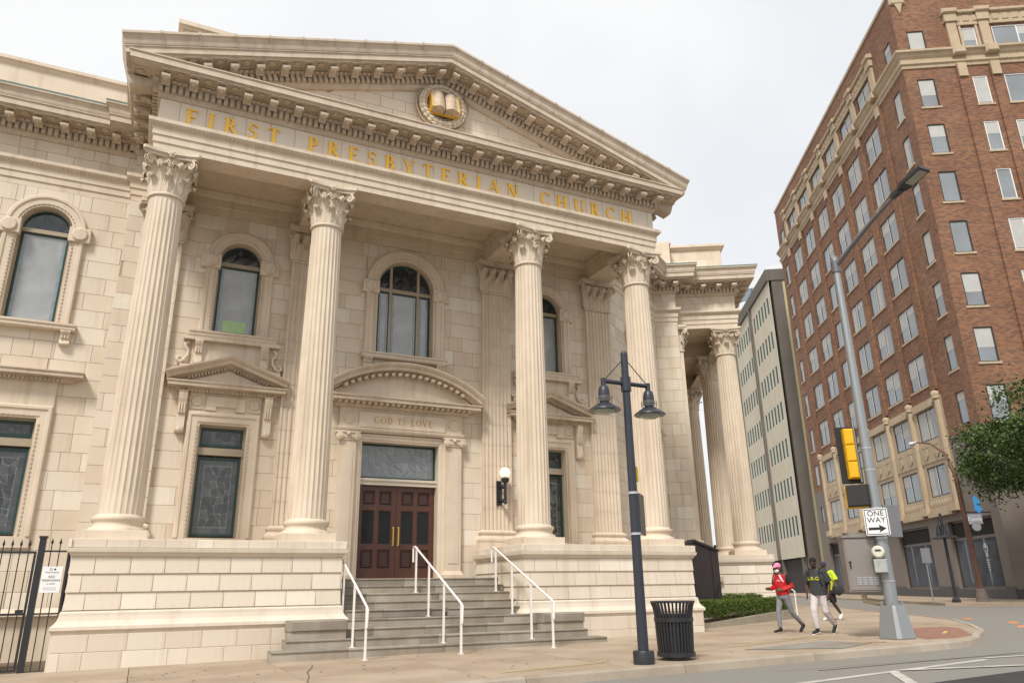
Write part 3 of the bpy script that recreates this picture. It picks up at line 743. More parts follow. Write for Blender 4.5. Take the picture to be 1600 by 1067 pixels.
# --- front windows
for cx, sd_ in ((CXL, 10), (CXR, 20)):
    lw_ = lower_window(MW, church, cx, seed=sd_)
    aw_ = arched_window(MW, church, cx, .57, 7.87, 9.98, sillw=1.1, seed=sd_+5)
    # apron between pediment and upper sill
    ap = MB(); ap.box(cx-.98, cx+.98, -.05, .01, 6.9, 7.68); ap.box(cx-.6, cx+.6, -.065, -.04, 7.0, 7.5); ap.box(cx-1.2, cx+1.2, -.2, .02, 7.58, 7.67)
    ap.build('apron_panel', STONE2, aw_, MW)
    bracket_pair(MW, aw_, cx, .82, 7.6, 6.95, .2, .2)
    for s in (-1, 1):
        sc = MB(); px = cx+s*1.08
        pts = [(px-s*.02, -.08, 7.52), (px+s*.06, -.08, 7.46), (px+s*.03, -.08, 7.36), (px-s*.03, -.08, 7.28), (px-s*.02, -.08, 7.15), (px+s*.06, -.08, 7.02), (px+s*.15, -.08, 6.96), (px+s*.22, -.08, 7.02), (px+s*.19, -.08, 7.1), (px+s*.13, -.08, 7.08), (px+s*.14, -.08, 7.04)]
        sc.tube(pts, [.05, .05, .045, .04, .045, .055, .055, .05, .045, .035, .02], 8); sc.box(px-.14, px+.2 if s > 0 else px+.14, -.12, .0, 6.82, 6.92)
        sc.build('scroll', STONE2, aw_, MW, smooth=50)
GP = MB(); GP.box(CXL-.3, CXL+.3, .188, .192, 8.0, 8.32); GP.build('green_glass_patch', GLASSG, aw_, MW @ Matrix.Translation((0, 0, 0)))
mw_ = arched_window(MW, church, XC, .87, 7.85, 9.97, mull=(-.43, .43), sillw=1.3, seed=31, band=.36)
bracket_pair(MW, mw_, XC, 1.1, 7.67, 7.35, .26, .2)
arched_window(MLW, church, LW, .58, 7.69, 10.2, sillw=1.05, seed=41)
lower_window(MLW, church, LW, .58, 2.6, 4.65, 4.83, 5.30, False, 43, cw=1.05)
bb = MB(); console(bb, LW+.85, 7.5, 7.15, .22, .2); bb.build('bracket', STONE2, church, MLW)
lower_window(M6, wing, L6/2, seed=51); arched_window(M6, wing, L6/2, .57, 7.87, 9.98, sillw=1.1, seed=55)

# ---------------- doorway
dr = MB(); hw = 1.12
path = [(XC-hw, 0, 1.6), (XC-hw, 0, 5.25), (XC+hw, 0, 5.25), (XC+hw, 0, 1.6)]
dsur = surround(path, [(0, .35), (0, -.02), (-.05, -.03), (-.06, -.05), (-.14, -.055), (-.16, -.08), (-.2, -.08), (-.2, .03)])
doorway = dsur.build('doorway', STONE2, church, MW)
lb_ = MB(); lb_.box(XC-hw, XC+hw, .12, .34, 4.09, 4.27); lb_.box(XC-hw-.0, XC+hw, .08, .12, 4.2, 4.25); lb_.build('lintel', mat('cream_paint', (.62, .55, .45), .5), doorway, MW)
p = MB(); p.box(XC-hw, XC+hw, .30, .32, 4.27, 5.25); p.build('transom_pane', GLASSU, doorway, MW)
glass_pieces(MW, doorway, XC-hw+.06, XC+hw-.06, 4.33, 5.2, .19, .285, 61, False, mat('grey_glass_piece', (.15, .165, .175), .10, tint=1., col2=(.20, .22, .235), spec=.9))
gf = MB(); gf.sweep([(0, -.31), (0, -.25), (.05, -.25), (.05, -.31)], [(XC-hw, 0, 4.27), (XC-hw, 0, 5.25), (XC+hw, 0, 5.25), (XC+hw, 0, 4.27)], Ny, closed=True); gf.build('transom_frame', GREENF, doorway, MW)
for s in (-1, 1):
    x0, x1 = (XC-hw+.01, XC-.004) if s < 0 else (XC+.004, XC+hw-.01)
    d = MB(); d.box(x0, x1, .30, .34, 1.61, 4.08)
    sw_ = .13; xm_ = (x0+x1)/2
    for a, b in ((x0, x0+sw_), (xm_-.05, xm_+.05), (x1-sw_, x1)): d.box(a, b, .26, .30, 1.61, 4.08)
    for a, b in ((1.61, 1.86), (2.38, 2.50), (3.42, 3.54), (3.95, 4.08)): d.box(x0, x1, .262, .30, a, b)
    leaf = d.build('door', WOOD, doorway, MW)
    for a, b in ((x0+sw_, xm_-.05), (xm_+.05, x1-sw_)):
        for za, zb, kind in ((1.86, 2.38, 0), (2.50, 3.42, 1), (3.54, 3.95, 0)):
            q = MB(); q.sweep([(0, -.30), (0, -.268), (.03, -.275), (.035, -.30)], [(a, 0, za), (a, 0, zb), (b, 0, zb), (b, 0, za)], Ny, closed=True)
            if kind == 0: q.cbox(a+.05, b-.05, .272, .30, za+.05, zb-.05, .022)
            q.build('panel', WOODD, leaf, MW)
            if kind: g_ = MB(); g_.box(a+.035, b-.035, .290, .298, za+.035, zb-.035); g_.build('glass', mat('dark_door_glass', (.02, .022, .024), .12, spec=.18, var=.3, vscale=3), leaf, MW)
    hx = XC+s*.075
    h_ = MB(); h_.tube([(hx, .20, 2.50), (hx, .20, 2.96)], .014, 8); h_.tube([(hx, .27, 2.55), (hx, .2, 2.55)], .012, 6); h_.tube([(hx, .27, 2.91), (hx, .2, 2.91)], .012, 6); h_.box(hx-.022, hx+.022, .255, .262, 2.48, 2.98)
    h_.build('handle', GOLD2, leaf, MW)
th_ = MB(); th_.box(XC-hw-.1, XC+hw+.1, -.05, .34, 1.585, 1.61); th_.build('threshold', STONE2, doorway, MW)
for s in (-1, 1):       # ionic pilasters
    x = XC+s*1.55; q = MB(); q.box(x-.23, x+.23, -.14, .02, 1.75, 5.28); q.box(x-.15, x+.15, -.155, -.13, 2.0, 5.0)
    q.sweep([(0, 0), (.07, 0), (.07, .1), (.05, .13), (.02, .18), (0, .2)], [(x-.23, .02, 1.6), (x-.23, -.14, 1.6), (x+.23, -.14, 1.6), (x+.23, .02, 1.6)])
    pil = q.build('door_pilaster', STONE2, doorway, MW)
    c = MB(); c.box(x-.24, x+.24, -.17, .02, 5.24, 5.30); c.box(x-.33, x+.33, -.22, .02, 5.43, 5.48); c.box(x-.27, x+.27, -.19, 0, 5.30, 5.43)
    for k in (-1, 1):
        for r_, y_ in ((.105, -.235), (.075, -.25), (.04, -.265)):
            c.lathe([(r_, .02), (r_, -.02), (.001, -.02)], 16, Matrix.Translation((x+k*.24, y_+.02, 5.33)) @ Matrix.Rotation(-PI/2, 4, 'X'), caps=False)
    c.ball((x, -.22, 5.40), .06, .04, .05, 8, 5)
    c.build('ionic_capital', STONE2, pil, MW, smooth=40)
en = MB(); en.box(XC-1.80, XC+1.80, -.13, .02, 5.48, 6.16); en.sweep([(0, 0), (.04, 0), (.06, .05), (.06, .08), (0, .09)], [(XC-1.8, .02, 5.52), (XC-1.8, -.13, 5.52), (XC+1.8, -.13, 5.52), (XC+1.8, .02, 5.52)])
en.cbox(XC-1.28, XC+1.28, -.19, -.12, 5.60, 6.08, .03); en.cbox(XC-1.2, XC+1.2, -.185, -.18, 5.64, 6.04, .004)
for s in (-1, 1): en.lathe([(.001, .03), (.14, .03), (.17, .0)], 20, Matrix.Translation((XC+s*1.55, -.13, 5.86)) @ Matrix.Rotation(PI/2, 4, 'X'), caps=False)
ent = en.build('door_entablature', STONE2, doorway, MW)
letters('GOD IS LOVE', MW @ Matrix.Translation((XC-.86, -.187, 5.745)), .19, 1.72, ent, mat('dull_gold_letters', (.45, .28, .10), .45, metal=.3), .008)
c = MB(); cw = 1.83
c.sweep([(0, 0), (.1, 0), (.13, .05), (.16, .06), (.16, .12), (.42, .13), (.42, .22), (.46, .24), (.46, .27), (0, .28)], [(XC-cw, .03, 6.16), (XC-cw, -.1, 6.16), (XC+cw, -.1, 6.16), (XC+cw, .03, 6.16)])
cc = c.build('door_cornice', CORN, doorway, MW)
dd = MB()
for k in range(24): dd.box(XC-cw-.1+.165*k, XC-cw-.1+.165*k+.085, -.46, -.26, 6.22, 6.285)
tag(dd.build('dentil_row', CORN, cc, MW, recalc=False), kind='stuff')
hwp = 2.26; rise = .78; Rp = (hwp**2+rise**2)/2/rise; zc0 = 6.45+rise-Rp; a_ = math.asin(hwp/Rp)
pth = [(XC+Rp*math.sin(-a_+2*a_*k/24), -.1, zc0+Rp*math.cos(-a_+2*a_*k/24)) for k in range(25)]
sp = MB(); sp.sweep([(.0, -.1), (.0, .10), (-.03, .12), (-.06, .34), (-.14, .36), (-.16, .40), (-.22, .45), (-.26, .45), (-.26, -.1)], pth, Ny); sp.build('segmental_pediment', CORN, doorway, MW)
dd = MB()
for k in range(3, 22):
    a = -a_+2*a_*(k+.0)/24; dd.join(MB().box(-.05, .05, -.28, -.1, -.09, -.01), Matrix.Translation((XC+Rp*math.sin(a), -.1, zc0+Rp*math.cos(a))) @ Matrix.Rotation(a, 4, 'Y'))
tag(dd.build('dentil_row', CORN, cc, MW, recalc=False), kind='stuff')
tp = MB(); tp.prism([(XC+(Rp-.02)*math.sin(-a_+2*a_*k/16), zc0+(Rp-.02)*math.cos(-a_+2*a_*k/16)) for k in range(16, -1, -1)], -.12, .0); tp.build('tympanum', STONE2, doorway, MW)

# ---------------- columns
NF = 24
def shaft_mesh():
    m = MB(); prof = []
    H_ = 10.2-2.86; n = 14
    rows = [(2.86+H_*k/n) for k in range(n+1)]
    ang = []
    for f in range(NF):
        for q, d in ((0, 0), (.12, 0), (.22, .55), (.36, .9), (.56, 1.), (.76, .9), (.9, .55)): ang.append(((f+q)/NF*2*PI, d))
    vs_ = []; k = len(ang)
    for i, z in enumerate(rows):
        t = i/n; R = .435-.06*(t**1.6); dep = .030 if 0 < i < n else .0
        for a, d in ang: vs_.append(((R-dep*d)*math.cos(a), (R-dep*d)*math.sin(a), z-2.36))
    fs_ = [(i*k+j, i*k+(j+1) % k, (i+1)*k+(j+1) % k, (i+1)*k+j) for i in range(n) for j in range(k)]
    m.add(vs_, fs_); return m.mesh('column', STONE2, 40, recalc=False)
# tighten the two end rings so flutes end quickly
SHAFT = shaft_mesh()
b_ = MB(); pr_ = [(.56, .06), (.66, .06), (.70, .10), (.72, .17), (.70, .24), (.66, .28), (.60, .30), (.585, .33), (.58, .38), (.60, .41), (.63, .44), (.64, .48), (.62, .52), (.56, .54), (.545, .56), (.53, .58), (.40, .58)]
b_.lathe([(r*.81, z*.9) for r, z in pr_], 48); BASE = b_.mesh('column_base', STONE2, 40)
pl_ = MB(); pl_.cbox(-.585, .585, -.585, .585, -.12, .06, .01); PLINTH = pl_.mesh('plinth', STONE2)
def leaf(w0, h, out, M, m, curl=1.):
    """acanthus leaf: rises, curls forward; -y is outward"""
    T = [(0, 0, 1.), (.015, .2*h, 1.0), (.02, .45*h, 1.12), (.05, .68*h, 1.05), (.6*out, .88*h, .95), (.95*out, .95*h, .75), (1.1*out, .86*h, .5), (1.0*out, .78*h, .25)]
    U = [-1, -.78, -.62, -.44, -.26, -.1, 0, .1, .26, .44, .62, .78, 1]; rel = [-.9, .1, -.8, .25, -.6, .5, 1., .5, -.6, .25, -.8, .1, -.9]
    vs_ = []
    for i, (o, z, w) in enumerate(T):
        for u_, d_ in zip(U, rel):
            k = 1-u_*u_; lobe = 1.0 if (i % 2 or abs(u_) < .7) else .78
            vs_.append((u_*w*w0*lobe, -(o+.05*k*(1 if i < 6 else .4)+.016*d_*(0 < i < 7)), z-(.07*h*abs(u_)**2 if i > 3 else 0)+(.02*h*d_ if i > 4 else 0)))
    n = len(U); fs_ = [(i*n+j, i*n+j+1, (i+1)*n+j+1, (i+1)*n+j) for i in range(len(T)-1) for j in range(n-1)]
    q = MB(); q.add(vs_, fs_); m.join(q, M)
def spiral(m, c, dirv, r0, turns, rad, start, sgn=1, n=22):
    """scroll in the vertical plane containing dirv"""
    d = Vector(dirv).normalized(); pts = [Vector(p) for p in start]; rr = [rad]*len(pts)
    for k in range(n+1):
        a = PI*.75-sgn*2*PI*turns*k/n; r = r0*(1-.8*k/n); pts.append(Vector(c)+d*r*math.cos(a)+Vector((0, 0, 1))*r*math.sin(a)); rr.append(rad*(1-.45*k/n))
    m.tube(pts, [(x*.62, x*1.25) for x in rr], 8)
def abacus_poly(h, cut, con, n=8):
    pts = []
    for s in range(4):
        a = s*PI/2; ca, sa = math.cos(a), math.sin(a)
        for k in range(n+1):
            x = -h+cut+(2*h-2*cut)*k/n; y = -h+con*(1-(abs(x)/(h-cut))**2)
            pts.append((x*ca-y*sa, x*sa+y*ca))
    return pts
def capital_mesh():
    m = MB()
    m.lathe([(.37, -.03), (.415, -.02), (.425, .01), (.41, .045), (.375, .055), (.335, .10), (.335, .4), (.36, .65), (.42, .84), (.47, .90), (.47, .92), (.3, .92)], 32)
    for k in range(8):
        a = 2*PI*k/8
        leaf(.118, .45, .21, Matrix.Rotation(a, 4, 'Z') @ Matrix.Translation((0, -.35, .05)), m)
        leaf(.125, .76, .25, Matrix.Rotation(a+PI/8, 4, 'Z') @ Matrix.Translation((0, -.345, .06)), m)
    for k in range(4):
        a = PI/4+k*PI/2; d = Vector((math.sin(a), -math.cos(a), 0)); sd_ = Vector((math.cos(a), math.sin(a), 0))
        for q in (-1, 1):
            o = sd_*q*.04
            spiral(m, Vector((0, 0, .79))+d*.66+o, d, .115, 1.4, .034, [d*.37+o*3.6+Vector((0, 0, .48)), d*.43+o*2.8+Vector((0, 0, .66)), d*.50+o*1.7+Vector((0, 0, .80))])
        m.ball(tuple(d*.66+Vector((0, 0, .79))), .05, .05, .05, 8, 5)
        leaf(.12, .38, .24, Matrix.Rotation(a, 4, 'Z') @ Matrix.Translation((0, -.40, .38)), m)
        R4 = Matrix.Rotation(k*PI/2, 4, 'Z')
        for q in (-1, 1):
            pts = [R4 @ Vector(p) for p in [(q*.17, -.37, .50), (q*.165, -.41, .66), (q*.12, -.45, .79), (q*.05, -.48, .84), (q*.02, -.49, .78), (q*.055, -.49, .745), (q*.085, -.49, .78)]]
            m.tube(pts, [.028, .03, .03, .028, .024, .02, .014], 6)
        leaf(.09, .34, .12, R4 @ Matrix.Translation((0, -.40, .40)), m)
        for t in range(6):
            b = 2*PI*t/6; m.ball((R4 @ Vector((.055*math.cos(b), -.535, .985+.055*math.sin(b))))[:], .036, .035, .036, 6, 4)
        m.ball((R4 @ Vector((0, -.56, .985)))[:], .032, .032, .032, 6, 4)
    for z0_, z1_, h, con in ((.915, .97, .565, .085), (.97, 1.0, .59, .09), (1.0, 1.075, .625, .095)):
        m.prism_z(abacus_poly(h, .045, con), z0_, z1_)
    return m.mesh('capital', STONE2, 45)
CAPM = capital_mesh()
def column(x, y, parent=church, rot=0.):
    Mc = Matrix.Translation((x, y, 2.36))
    o = place(SHAFT, 'column', parent, Mc)
    place(PLINTH, 'plinth', o, Mc @ Matrix.Rotation(rot, 4, 'Z') @ Matrix.Translation((0, 0, .122)))
    place(BASE, 'column_base', o, Mc @ Matrix.Translation((0, 0, .0)))
    place(CAPM, 'capital', o, Mc @ Matrix.Rotation(rot, 4, 'Z') @ Matrix.Translation((0, 0, 7.845)))
for x in (XC-6.75, XC-2.93, XC+2.93, XC+6.72): column(x, 17.72)
rotw = -math.radians(30.4)
for d in (.95, 4.85, 10.75, 14.6):
    p = OW+VV*(.48+d-.42)+UV*(2.48-.50); column(p.x, p.y, church, rotw)

# ---------------- pilasters behind the columns
def pil_parts():
    m = MB(); hw_ = .47; n = 7; fl = 2*hw_/(n+.6)
    xs = []; x = -hw_
    prof = [(-hw_, .0), (-hw_, -.15)]
    for k in range(n):
        a = -hw_+fl*.3+fl*k+fl*.16; b = a+fl*.68
        prof += [(a, -.15), (a+fl*.1, -.135), (a+fl*.2, -.12), (a+fl*.34, -.115), (a+fl*.48, -.12), (a+fl*.58, -.135), (b, -.15)]
    prof += [(hw_, -.15), (hw_, 0)]
    z = 2.9; k = len(prof); rows = []
    while z < 10.15:
        z1 = min(z+.62, 10.2); m.add([(p[0], p[1], z+.006) for p in prof]+[(p[0], p[1], z1-.006) for p in prof], [(i, i+1, k+i+1, k+i) for i in range(k-1)])
        if z > 3: m.add([(p[0], p[1]+(.01 if p[1] < -.02 else 0), z-.006) for p in prof]+[(p[0], p[1]+(.01 if p[1] < -.02 else 0), z+.006) for p in prof], [(i, i+1, k+i+1, k+i) for i in range(k-1)])
        z = z1
    b = MB(); b.sweep([(0, 0), (.13, 0), (.15, .05), (.15, .10), (.11, .15), (.07, .18), (.06, .22), (.09, .25), (.10, .29), (.08, .32), (.03, .34), (0, .36)], [(-hw_, .05, 2.56), (-hw_, -.15, 2.56), (hw_, -.15, 2.56), (hw_, .05, 2.56)])
    b.box(-hw_-.16, hw_+.16, -.31, .0, 2.36, 2.562)
    c = MB(); c.box(-hw_+.03, hw_-.03, -.13, 0, 10.20, 11.12); c.sweep([(0, 0), (.04, .0), (.05, .03), (.03, .06), (0, .06)], [(-hw_, 0, 10.2), (-hw_, -.15, 10.2), (hw_, -.15, 10.2), (hw_, 0, 10.2)])
    for q in (-.31, 0, .31): leaf(.125, .45, .2, Matrix.Translation((q, -.13, 10.27)), c)
    for q in (-.44, -.155, .155, .44): leaf(.13, .76, .24, Matrix.Translation((q, -.13, 10.27)), c)
    for s in (-1, 1):
        d = Vector((s*.75, -.66, 0)).normalized()
        for o in (-.03, .03): spiral(c, Vector((s*.47+o, -.13+o, 11.0))+d*.13, d, .12, 1.4, .04, [(s*.28, -.15, 10.70), (s*.36, -.18, 10.90), (s*.45, -.19, 11.03)])
        leaf(.11, .38, .17, Matrix.Translation((s*.47, -.13, 10.6)) @ Matrix.Rotation(s*PI/4, 4, 'Z'), c)
        c.tube([(s*.17, -.15, 10.7), (s*.15, -.18, 10.88), (s*.07, -.22, 11.04), (s*.03, -.23, 10.99), (s*.07, -.23, 10.95)], [.03, .03, .028, .02, .014], 6)
    for t in range(6): c.ball((.06*math.cos(t*PI/3), -.29, 11.19+.06*math.sin(t*PI/3)), .04, .035, .04, 6, 4)
    pts = [(-.62, .0), (-.62, -.30)]+[(-.56+1.12*q/8, -.32+.08*(1-((q-4)/4.)**2)) for q in range(9)]+[(.62, -.30), (.62, 0)]
    c.prism_z(pts, 11.12, 11.18); c.prism_z([(p[0]*1.05, p[1]*1.08) for p in pts], 11.18, 11.28)
    return m.mesh('pilaster', STONE2, 35), b.mesh('pilaster_base', STONE2), c.mesh('pilaster_capital', STONE2, 45)
PM_, PB_, PC_ = pil_parts()
def pilaster(M, parent=church):
    o = place(PM_, 'pilaster', parent, M); place(PB_, 'pilaster_base', o, M); place(PC_, 'pilaster_capital', o, M)
for x in (XC-6.75, XC-2.93, XC+2.93, XC+6.72): pilaster(MW @ Matrix.Translation((x, 0, 0)))
for d in (.55, 4.4, 10.3): pilaster(Mv @ Matrix.Translation((d, 0, 0)))

# ---------------- portico ceilings and beams
cl_ = MB(); cl_.box(-.5, 12.9, 17.7, 20.7, 11.95, 12.1)
for x in (XC-6.75, XC-2.93, XC+2.93, XC+6.72):
    cl_.box(x-.40, x+.40, 17.7, 20.15, 11.281, 11.96); cl_.box(x-.46, x+.46, 17.7, 20.15, 11.80, 11.94)
cl_.sweep([(-.04, 11.283), (.05, 11.283), (.05, 11.5), (.08, 11.51), (.08, 11.75), (.14, 11.80), (.2, 11.9), (.2, 11.96), (-.04, 11.96)], [(-1.0, YW, 0), (13.4, YW, 0)])
cl_.build('portico_ceiling', STONE2, church)
cl2 = MB()
P0, P1 = OW+VV*.5+UV*.02, OW+VV*.5+UV*2.3
cl2.prism_z([tuple((OW+VV*.55+UV*.0)[:2]), tuple((OW+VV*.55+UV*2.3)[:2]), tuple((OW+VV*15.5+UV*2.3)[:2]), tuple((OW+VV*15.5)[:2])], 11.95, 12.1)
for d in (.95, 4.85, 10.75, 14.6):
    q0 = OW+VV*(d-.34); q1 = OW+VV*(d+.46); cl2.prism_z([tuple(q0[:2]), tuple((q0+UV*2.2)[:2]), tuple((q1+UV*2.2)[:2]), tuple(q1[:2])], 11.282, 11.96)
cl2.build('side_portico_ceiling', STONE2, church)

# ---------------- pedestals
def pedestal(path, ashes, label=None, body=None):
    """path: plan polyline of pedestal face (outward right)"""
    m = MB(); prof = [(-.6, -.3), (.12, -.3), (.12, .62), (.13, .66), (.17, .70), (.165, .76), (.12, .80), (.075, .86), (.055, .94), (.05, 1.0), (.012, 1.03), (-.014, 1.03), (-.014, 2.03), (.03, 2.03), (.04, 2.07), (.09, 2.11), (.10, 2.17), (.10, 2.182), (.05, 2.186), (.05, 2.36), (-.6, 2.36)]
    P = [Vector(p) for p in path]
    m.sweep(prof, P)
    return m
# the body keeps mortar colour behind the stones
def stone_run(P, parent, seed):
    P = [Vector(p) for p in P]
    for i in range(len(P)-1):
        t = P[i+1]-P[i]; L = t.length; n = t.normalized().cross(Vector((0, 0, 1)))
        rnd = random.Random(seed+i)
        for (z0, z1, off, bl) in ((1.03, 1.35, 0, .62), (1.35, 1.69, 0, .62), (1.69, 2.03, 0, .62)):
            Mf = frame(P[i]+n*off, t); x = -rnd.uniform(0, .5)
            while x < L:
                a, b = max(0, x), min(L, x+bl); x += bl
                if b-a < .04: continue
                tt = rnd.choice((.1, .2, .3, .35, .45, .5)) if rnd.random() > .15 else rnd.uniform(.8, 1)
                q = MB(); j = .006
                # weathered lip at the bottom of every course
                q.add([(a+j, .012, z0+.012), (b-j, .012, z0+.012), (b-j, -.022, z0+.022), (a+j, -.022, z0+.022), (b-j, .006, z1-.002), (a+j, .006, z1-.002), (a+j, .03, z0+.012), (b-j, .03, z0+.012), (b-j, .03, z1-.002), (a+j, .03, z1-.002)],
                      [(0, 1, 2, 3)[::-1], (3, 2, 4, 5), (0, 3, 5, 9, 6), (1, 7, 8, 4, 2), (5, 4, 8, 9)], tt)
                c = Mf @ Vector(((a+b)/2, 0, z0)); ALLBLOCKS.append(((b-a)*.34/(c-cam.location).length**2, q, PEDST, parent, Mf))
        for (z0, z1, off, bl) in ((-.06, .31, .12, .66), (.31, .62, .12, .66), (2.19, 2.358, .05, .58)):
            ashlar(frame(P[i]+n*(off+.012), t), parent, -.1 if i else 0, L+.1, z0, z1, z1-z0, bl, (), PEDST, seed+i*7+int(z0*100), False)
PEDB = mat('pedestal_moulding_stone', (.68, .60, .495), .6, var=.15, vscale=1.5, bump=.12, bscale=30, streak=.3, fine=.1)
pth_l = [(-1.25, 20.2, 0), (-1.25, 16.96, 0), (3.95, 16.96, 0), (3.95, 20.0, 0)]
pth_r = [(8.42, 20.0, 0), (8.42, 16.96, 0), (13.55, 16.96, 0), (13.55, 20.3, 0)]
o0 = OW+VV*.15
pth_s = [tuple(o0-UV*.3), tuple(o0+UV*2.62), tuple(o0+UV*2.62+VV*15)]
for pth_, box_, sd_ in ((pth_l, (-1.2, 3.9, 17.0, 20.2), 100), (pth_r, (8.47, 13.5, 17.0, 20.4), 200), (pth_s, None, 300)):
    m = pedestal(pth_, None)
    ped = m.build('pedestal', PEDB, church)
    q = MB()
    if box_: q.box(*box_, 2.0, 2.358)
    else: q.prism_z([tuple((o0-UV*.3+VV*.1)[:2]), tuple((o0+UV*2.57+VV*.1)[:2]), tuple((o0+UV*2.57+VV*15)[:2]), tuple((o0-UV*.3+VV*15)[:2])], 2.0, 2.358)
    q.build('pedestal_top', STONE2, ped)
    stone_run(pth_, ped, sd_)
MATS['brown_mortar'].node_tree.nodes['Principled BSDF'].inputs['Roughness'].default_value = .95

# ---------------- stairs
stair = MB(); stair.box(3.96, 8.41, 18.9, 20.1, 0, 1.5); stairs = stair.build('stairs', GREYST, church)
rnd = random.Random(9)
NS = 9; r0 = .06; rise_ = (1.6-.06)/NS
for i in range(NS):
    yf = 15.72+.345*i; zt_ = r0+rise_*(i+1)
    xa, xb = (2.40, 9.92) if i == 0 else ((2.72, 9.62) if i == 1 else ((3.55, 8.82) if yf < 16.85 else (3.97, 8.40)))
    yb = 16.94 if yf < 16.85 else 20.1
    if i == NS-1: yb = 20.1
    cuts = [xa]+sorted(rnd.uniform(xa+.6, xb-.6) for _ in range(3))+[xb]
    for a, b in zip(cuts, cuts[1:]):
        if b-a < .1: continue
        y1 = min(yf+.5, yb) if i < NS-1 else yb
        q = MB(); q.box(a+.003, b-.003, yf+.02, y1, zt_-rise_-.12*(i == 0), zt_-.035, rnd.random()); q.cbox(a+.003, b-.003, yf, y1, zt_-.036, zt_, .008, rnd.random()*.6)
        q.build('step_stone', GREYST, stairs)
for s, (xa, xb) in ((0, (2.80, 3.93)), (1, (8.44, 9.55))):
    q = MB(); q.box(xa+.02, xb-.02, 16.12, 16.94, r0+2*rise_-.01, r0+2*rise_+.16, .9); q.cbox(xa, xb, 16.08, 16.94, r0+2*rise_+.16, r0+2*rise_+.36, .02, .2); q.build('cheek_stone', GREYST, stairs)

# ---------------- build the stones: the 300 that show largest are parts, the rest joined per wall
ALLBLOCKS.sort(key=lambda b: -b[0])
rest = {}
for k, (sc_, m, mt, par, M) in enumerate(ALLBLOCKS):
    if k < 300: m.build('stone_block', mt, par, M, recalc=True)
    else: rest.setdefault((par.name, mt.name), [par, mt, MB()])[2].join(m, M)
for (pn, mn), (par, mt, m) in rest.items(): tag(m.build('stone_blocks', mt, par, recalc=True), kind='stuff')
# ================================================================== GROUND
ASPH = mat('worn_grey_road', (.235, .225, .205), .85, var=.4, vscale=.5, bump=.25, bscale=60, col2=(.31, .295, .265), fine=.35)
CONC = mat('tan_sidewalk_concrete', (.40, .315, .23), .85, var=.38, vscale=.8, bump=.2, bscale=50, tint=1., col2=(.47, .38, .285), fine=.35)
KERBM = mat('kerb_concrete', (.40, .34, .27), .8, var=.35, vscale=2, fine=.3, tint=1., col2=(.46, .41, .34))
DASPH = mat('dark_new_asphalt', (.045, .043, .045), .8, var=.3, vscale=2, fine=.2)
def gzc(x): return gz(max(-60, min(45, x)))
gm = MB(); xs = [-900, -300, -120, -60, -30, -15, 0, 8, 15, 25, 35, 45, 60, 120, 300, 900]; ys = [-300, -60, -10, 5, 15, 30, 60, 120, 300, 900]
gm.add([(x, y, gzc(x)-.135) for y in ys for x in xs], [(j*len(xs)+i, j*len(xs)+i+1, (j+1)*len(xs)+i+1, (j+1)*len(xs)+i) for j in range(len(ys)-1) for i in range(len(xs)-1)])
road = gm.build('road', ASPH, None, origin=(0, 0, 0), recalc=False); tag(road, kind='structure')
# sidewalk: bed + slabs with open joints
KY = 10.68
def hull_sheet(m, poly, dz, thick):
    n = len(poly); m.add([(x, y, gzc(x)+dz) for x, y in poly]+[(x, y, gzc(x)+dz-thick) for x, y in poly], [tuple(range(n))]+[(i, i+n, (i+1) % n+n, (i+1) % n) for i in range(n)])
CURVE = [(13.9, KY+.02), (14.8, KY+.0), (15.6, KY+.12), (16.4, KY+.45), (17.4, KY+1.1), (18.6, 12.45), (20.4, 13.95), (22.1, 15.6), (23.6, 17.6), (24.9, 19.8), (27.7, 24.3), (30.4, 28.6), (36, 38.2), (48, 58.6)]
sb = MB(); hull_sheet(sb, [(-30, KY+.15), (13.9, KY+.15)]+[(x-.1, y+.13) for x, y in CURVE[1:]]+[(40, 60), (-30, 24)], -.02, .12)
sidewalk = sb.build('sidewalk', mat('joint_dirt', (.13, .095, .065), .9), None, origin=(0, 14, 0), recalc=False); tag(sidewalk, kind='structure')
rnd = random.Random(3)
def slab(poly):
    m = MB(); t = rnd.random(); cx = sum(p[0] for p in poly)/len(poly); cy = sum(p[1] for p in poly)/len(poly)
    q = [(p[0]+(.006 if p[0] < cx else -.006), p[1]+(.006 if p[1] < cy else -.006)) for p in poly]; dz = rnd.uniform(-.001, .003)
    n = len(q); m.add([(x, y, gzc(x)+dz) for x, y in q]+[(x, y, gzc(x)-.05) for x, y in q], [tuple(range(n))]+[(i, i+n, (i+1) % n+n, (i+1) % n) for i in range(n)], t)
    m.build('paving_slab', CONC, sidewalk)
xg = [-12+2.4*k for k in range(12)]      # to 14.4
for a, b in zip(xg, xg[1:]):
    for ya, yb in ((KY+.15, 12.75), (12.75, 14.9), (14.9, 17.1)):
        bb_ = min(b, 13.9)
        if bb_-a > .1: slab([(a, ya), (bb_, ya), (bb_, yb), (a, yb)])
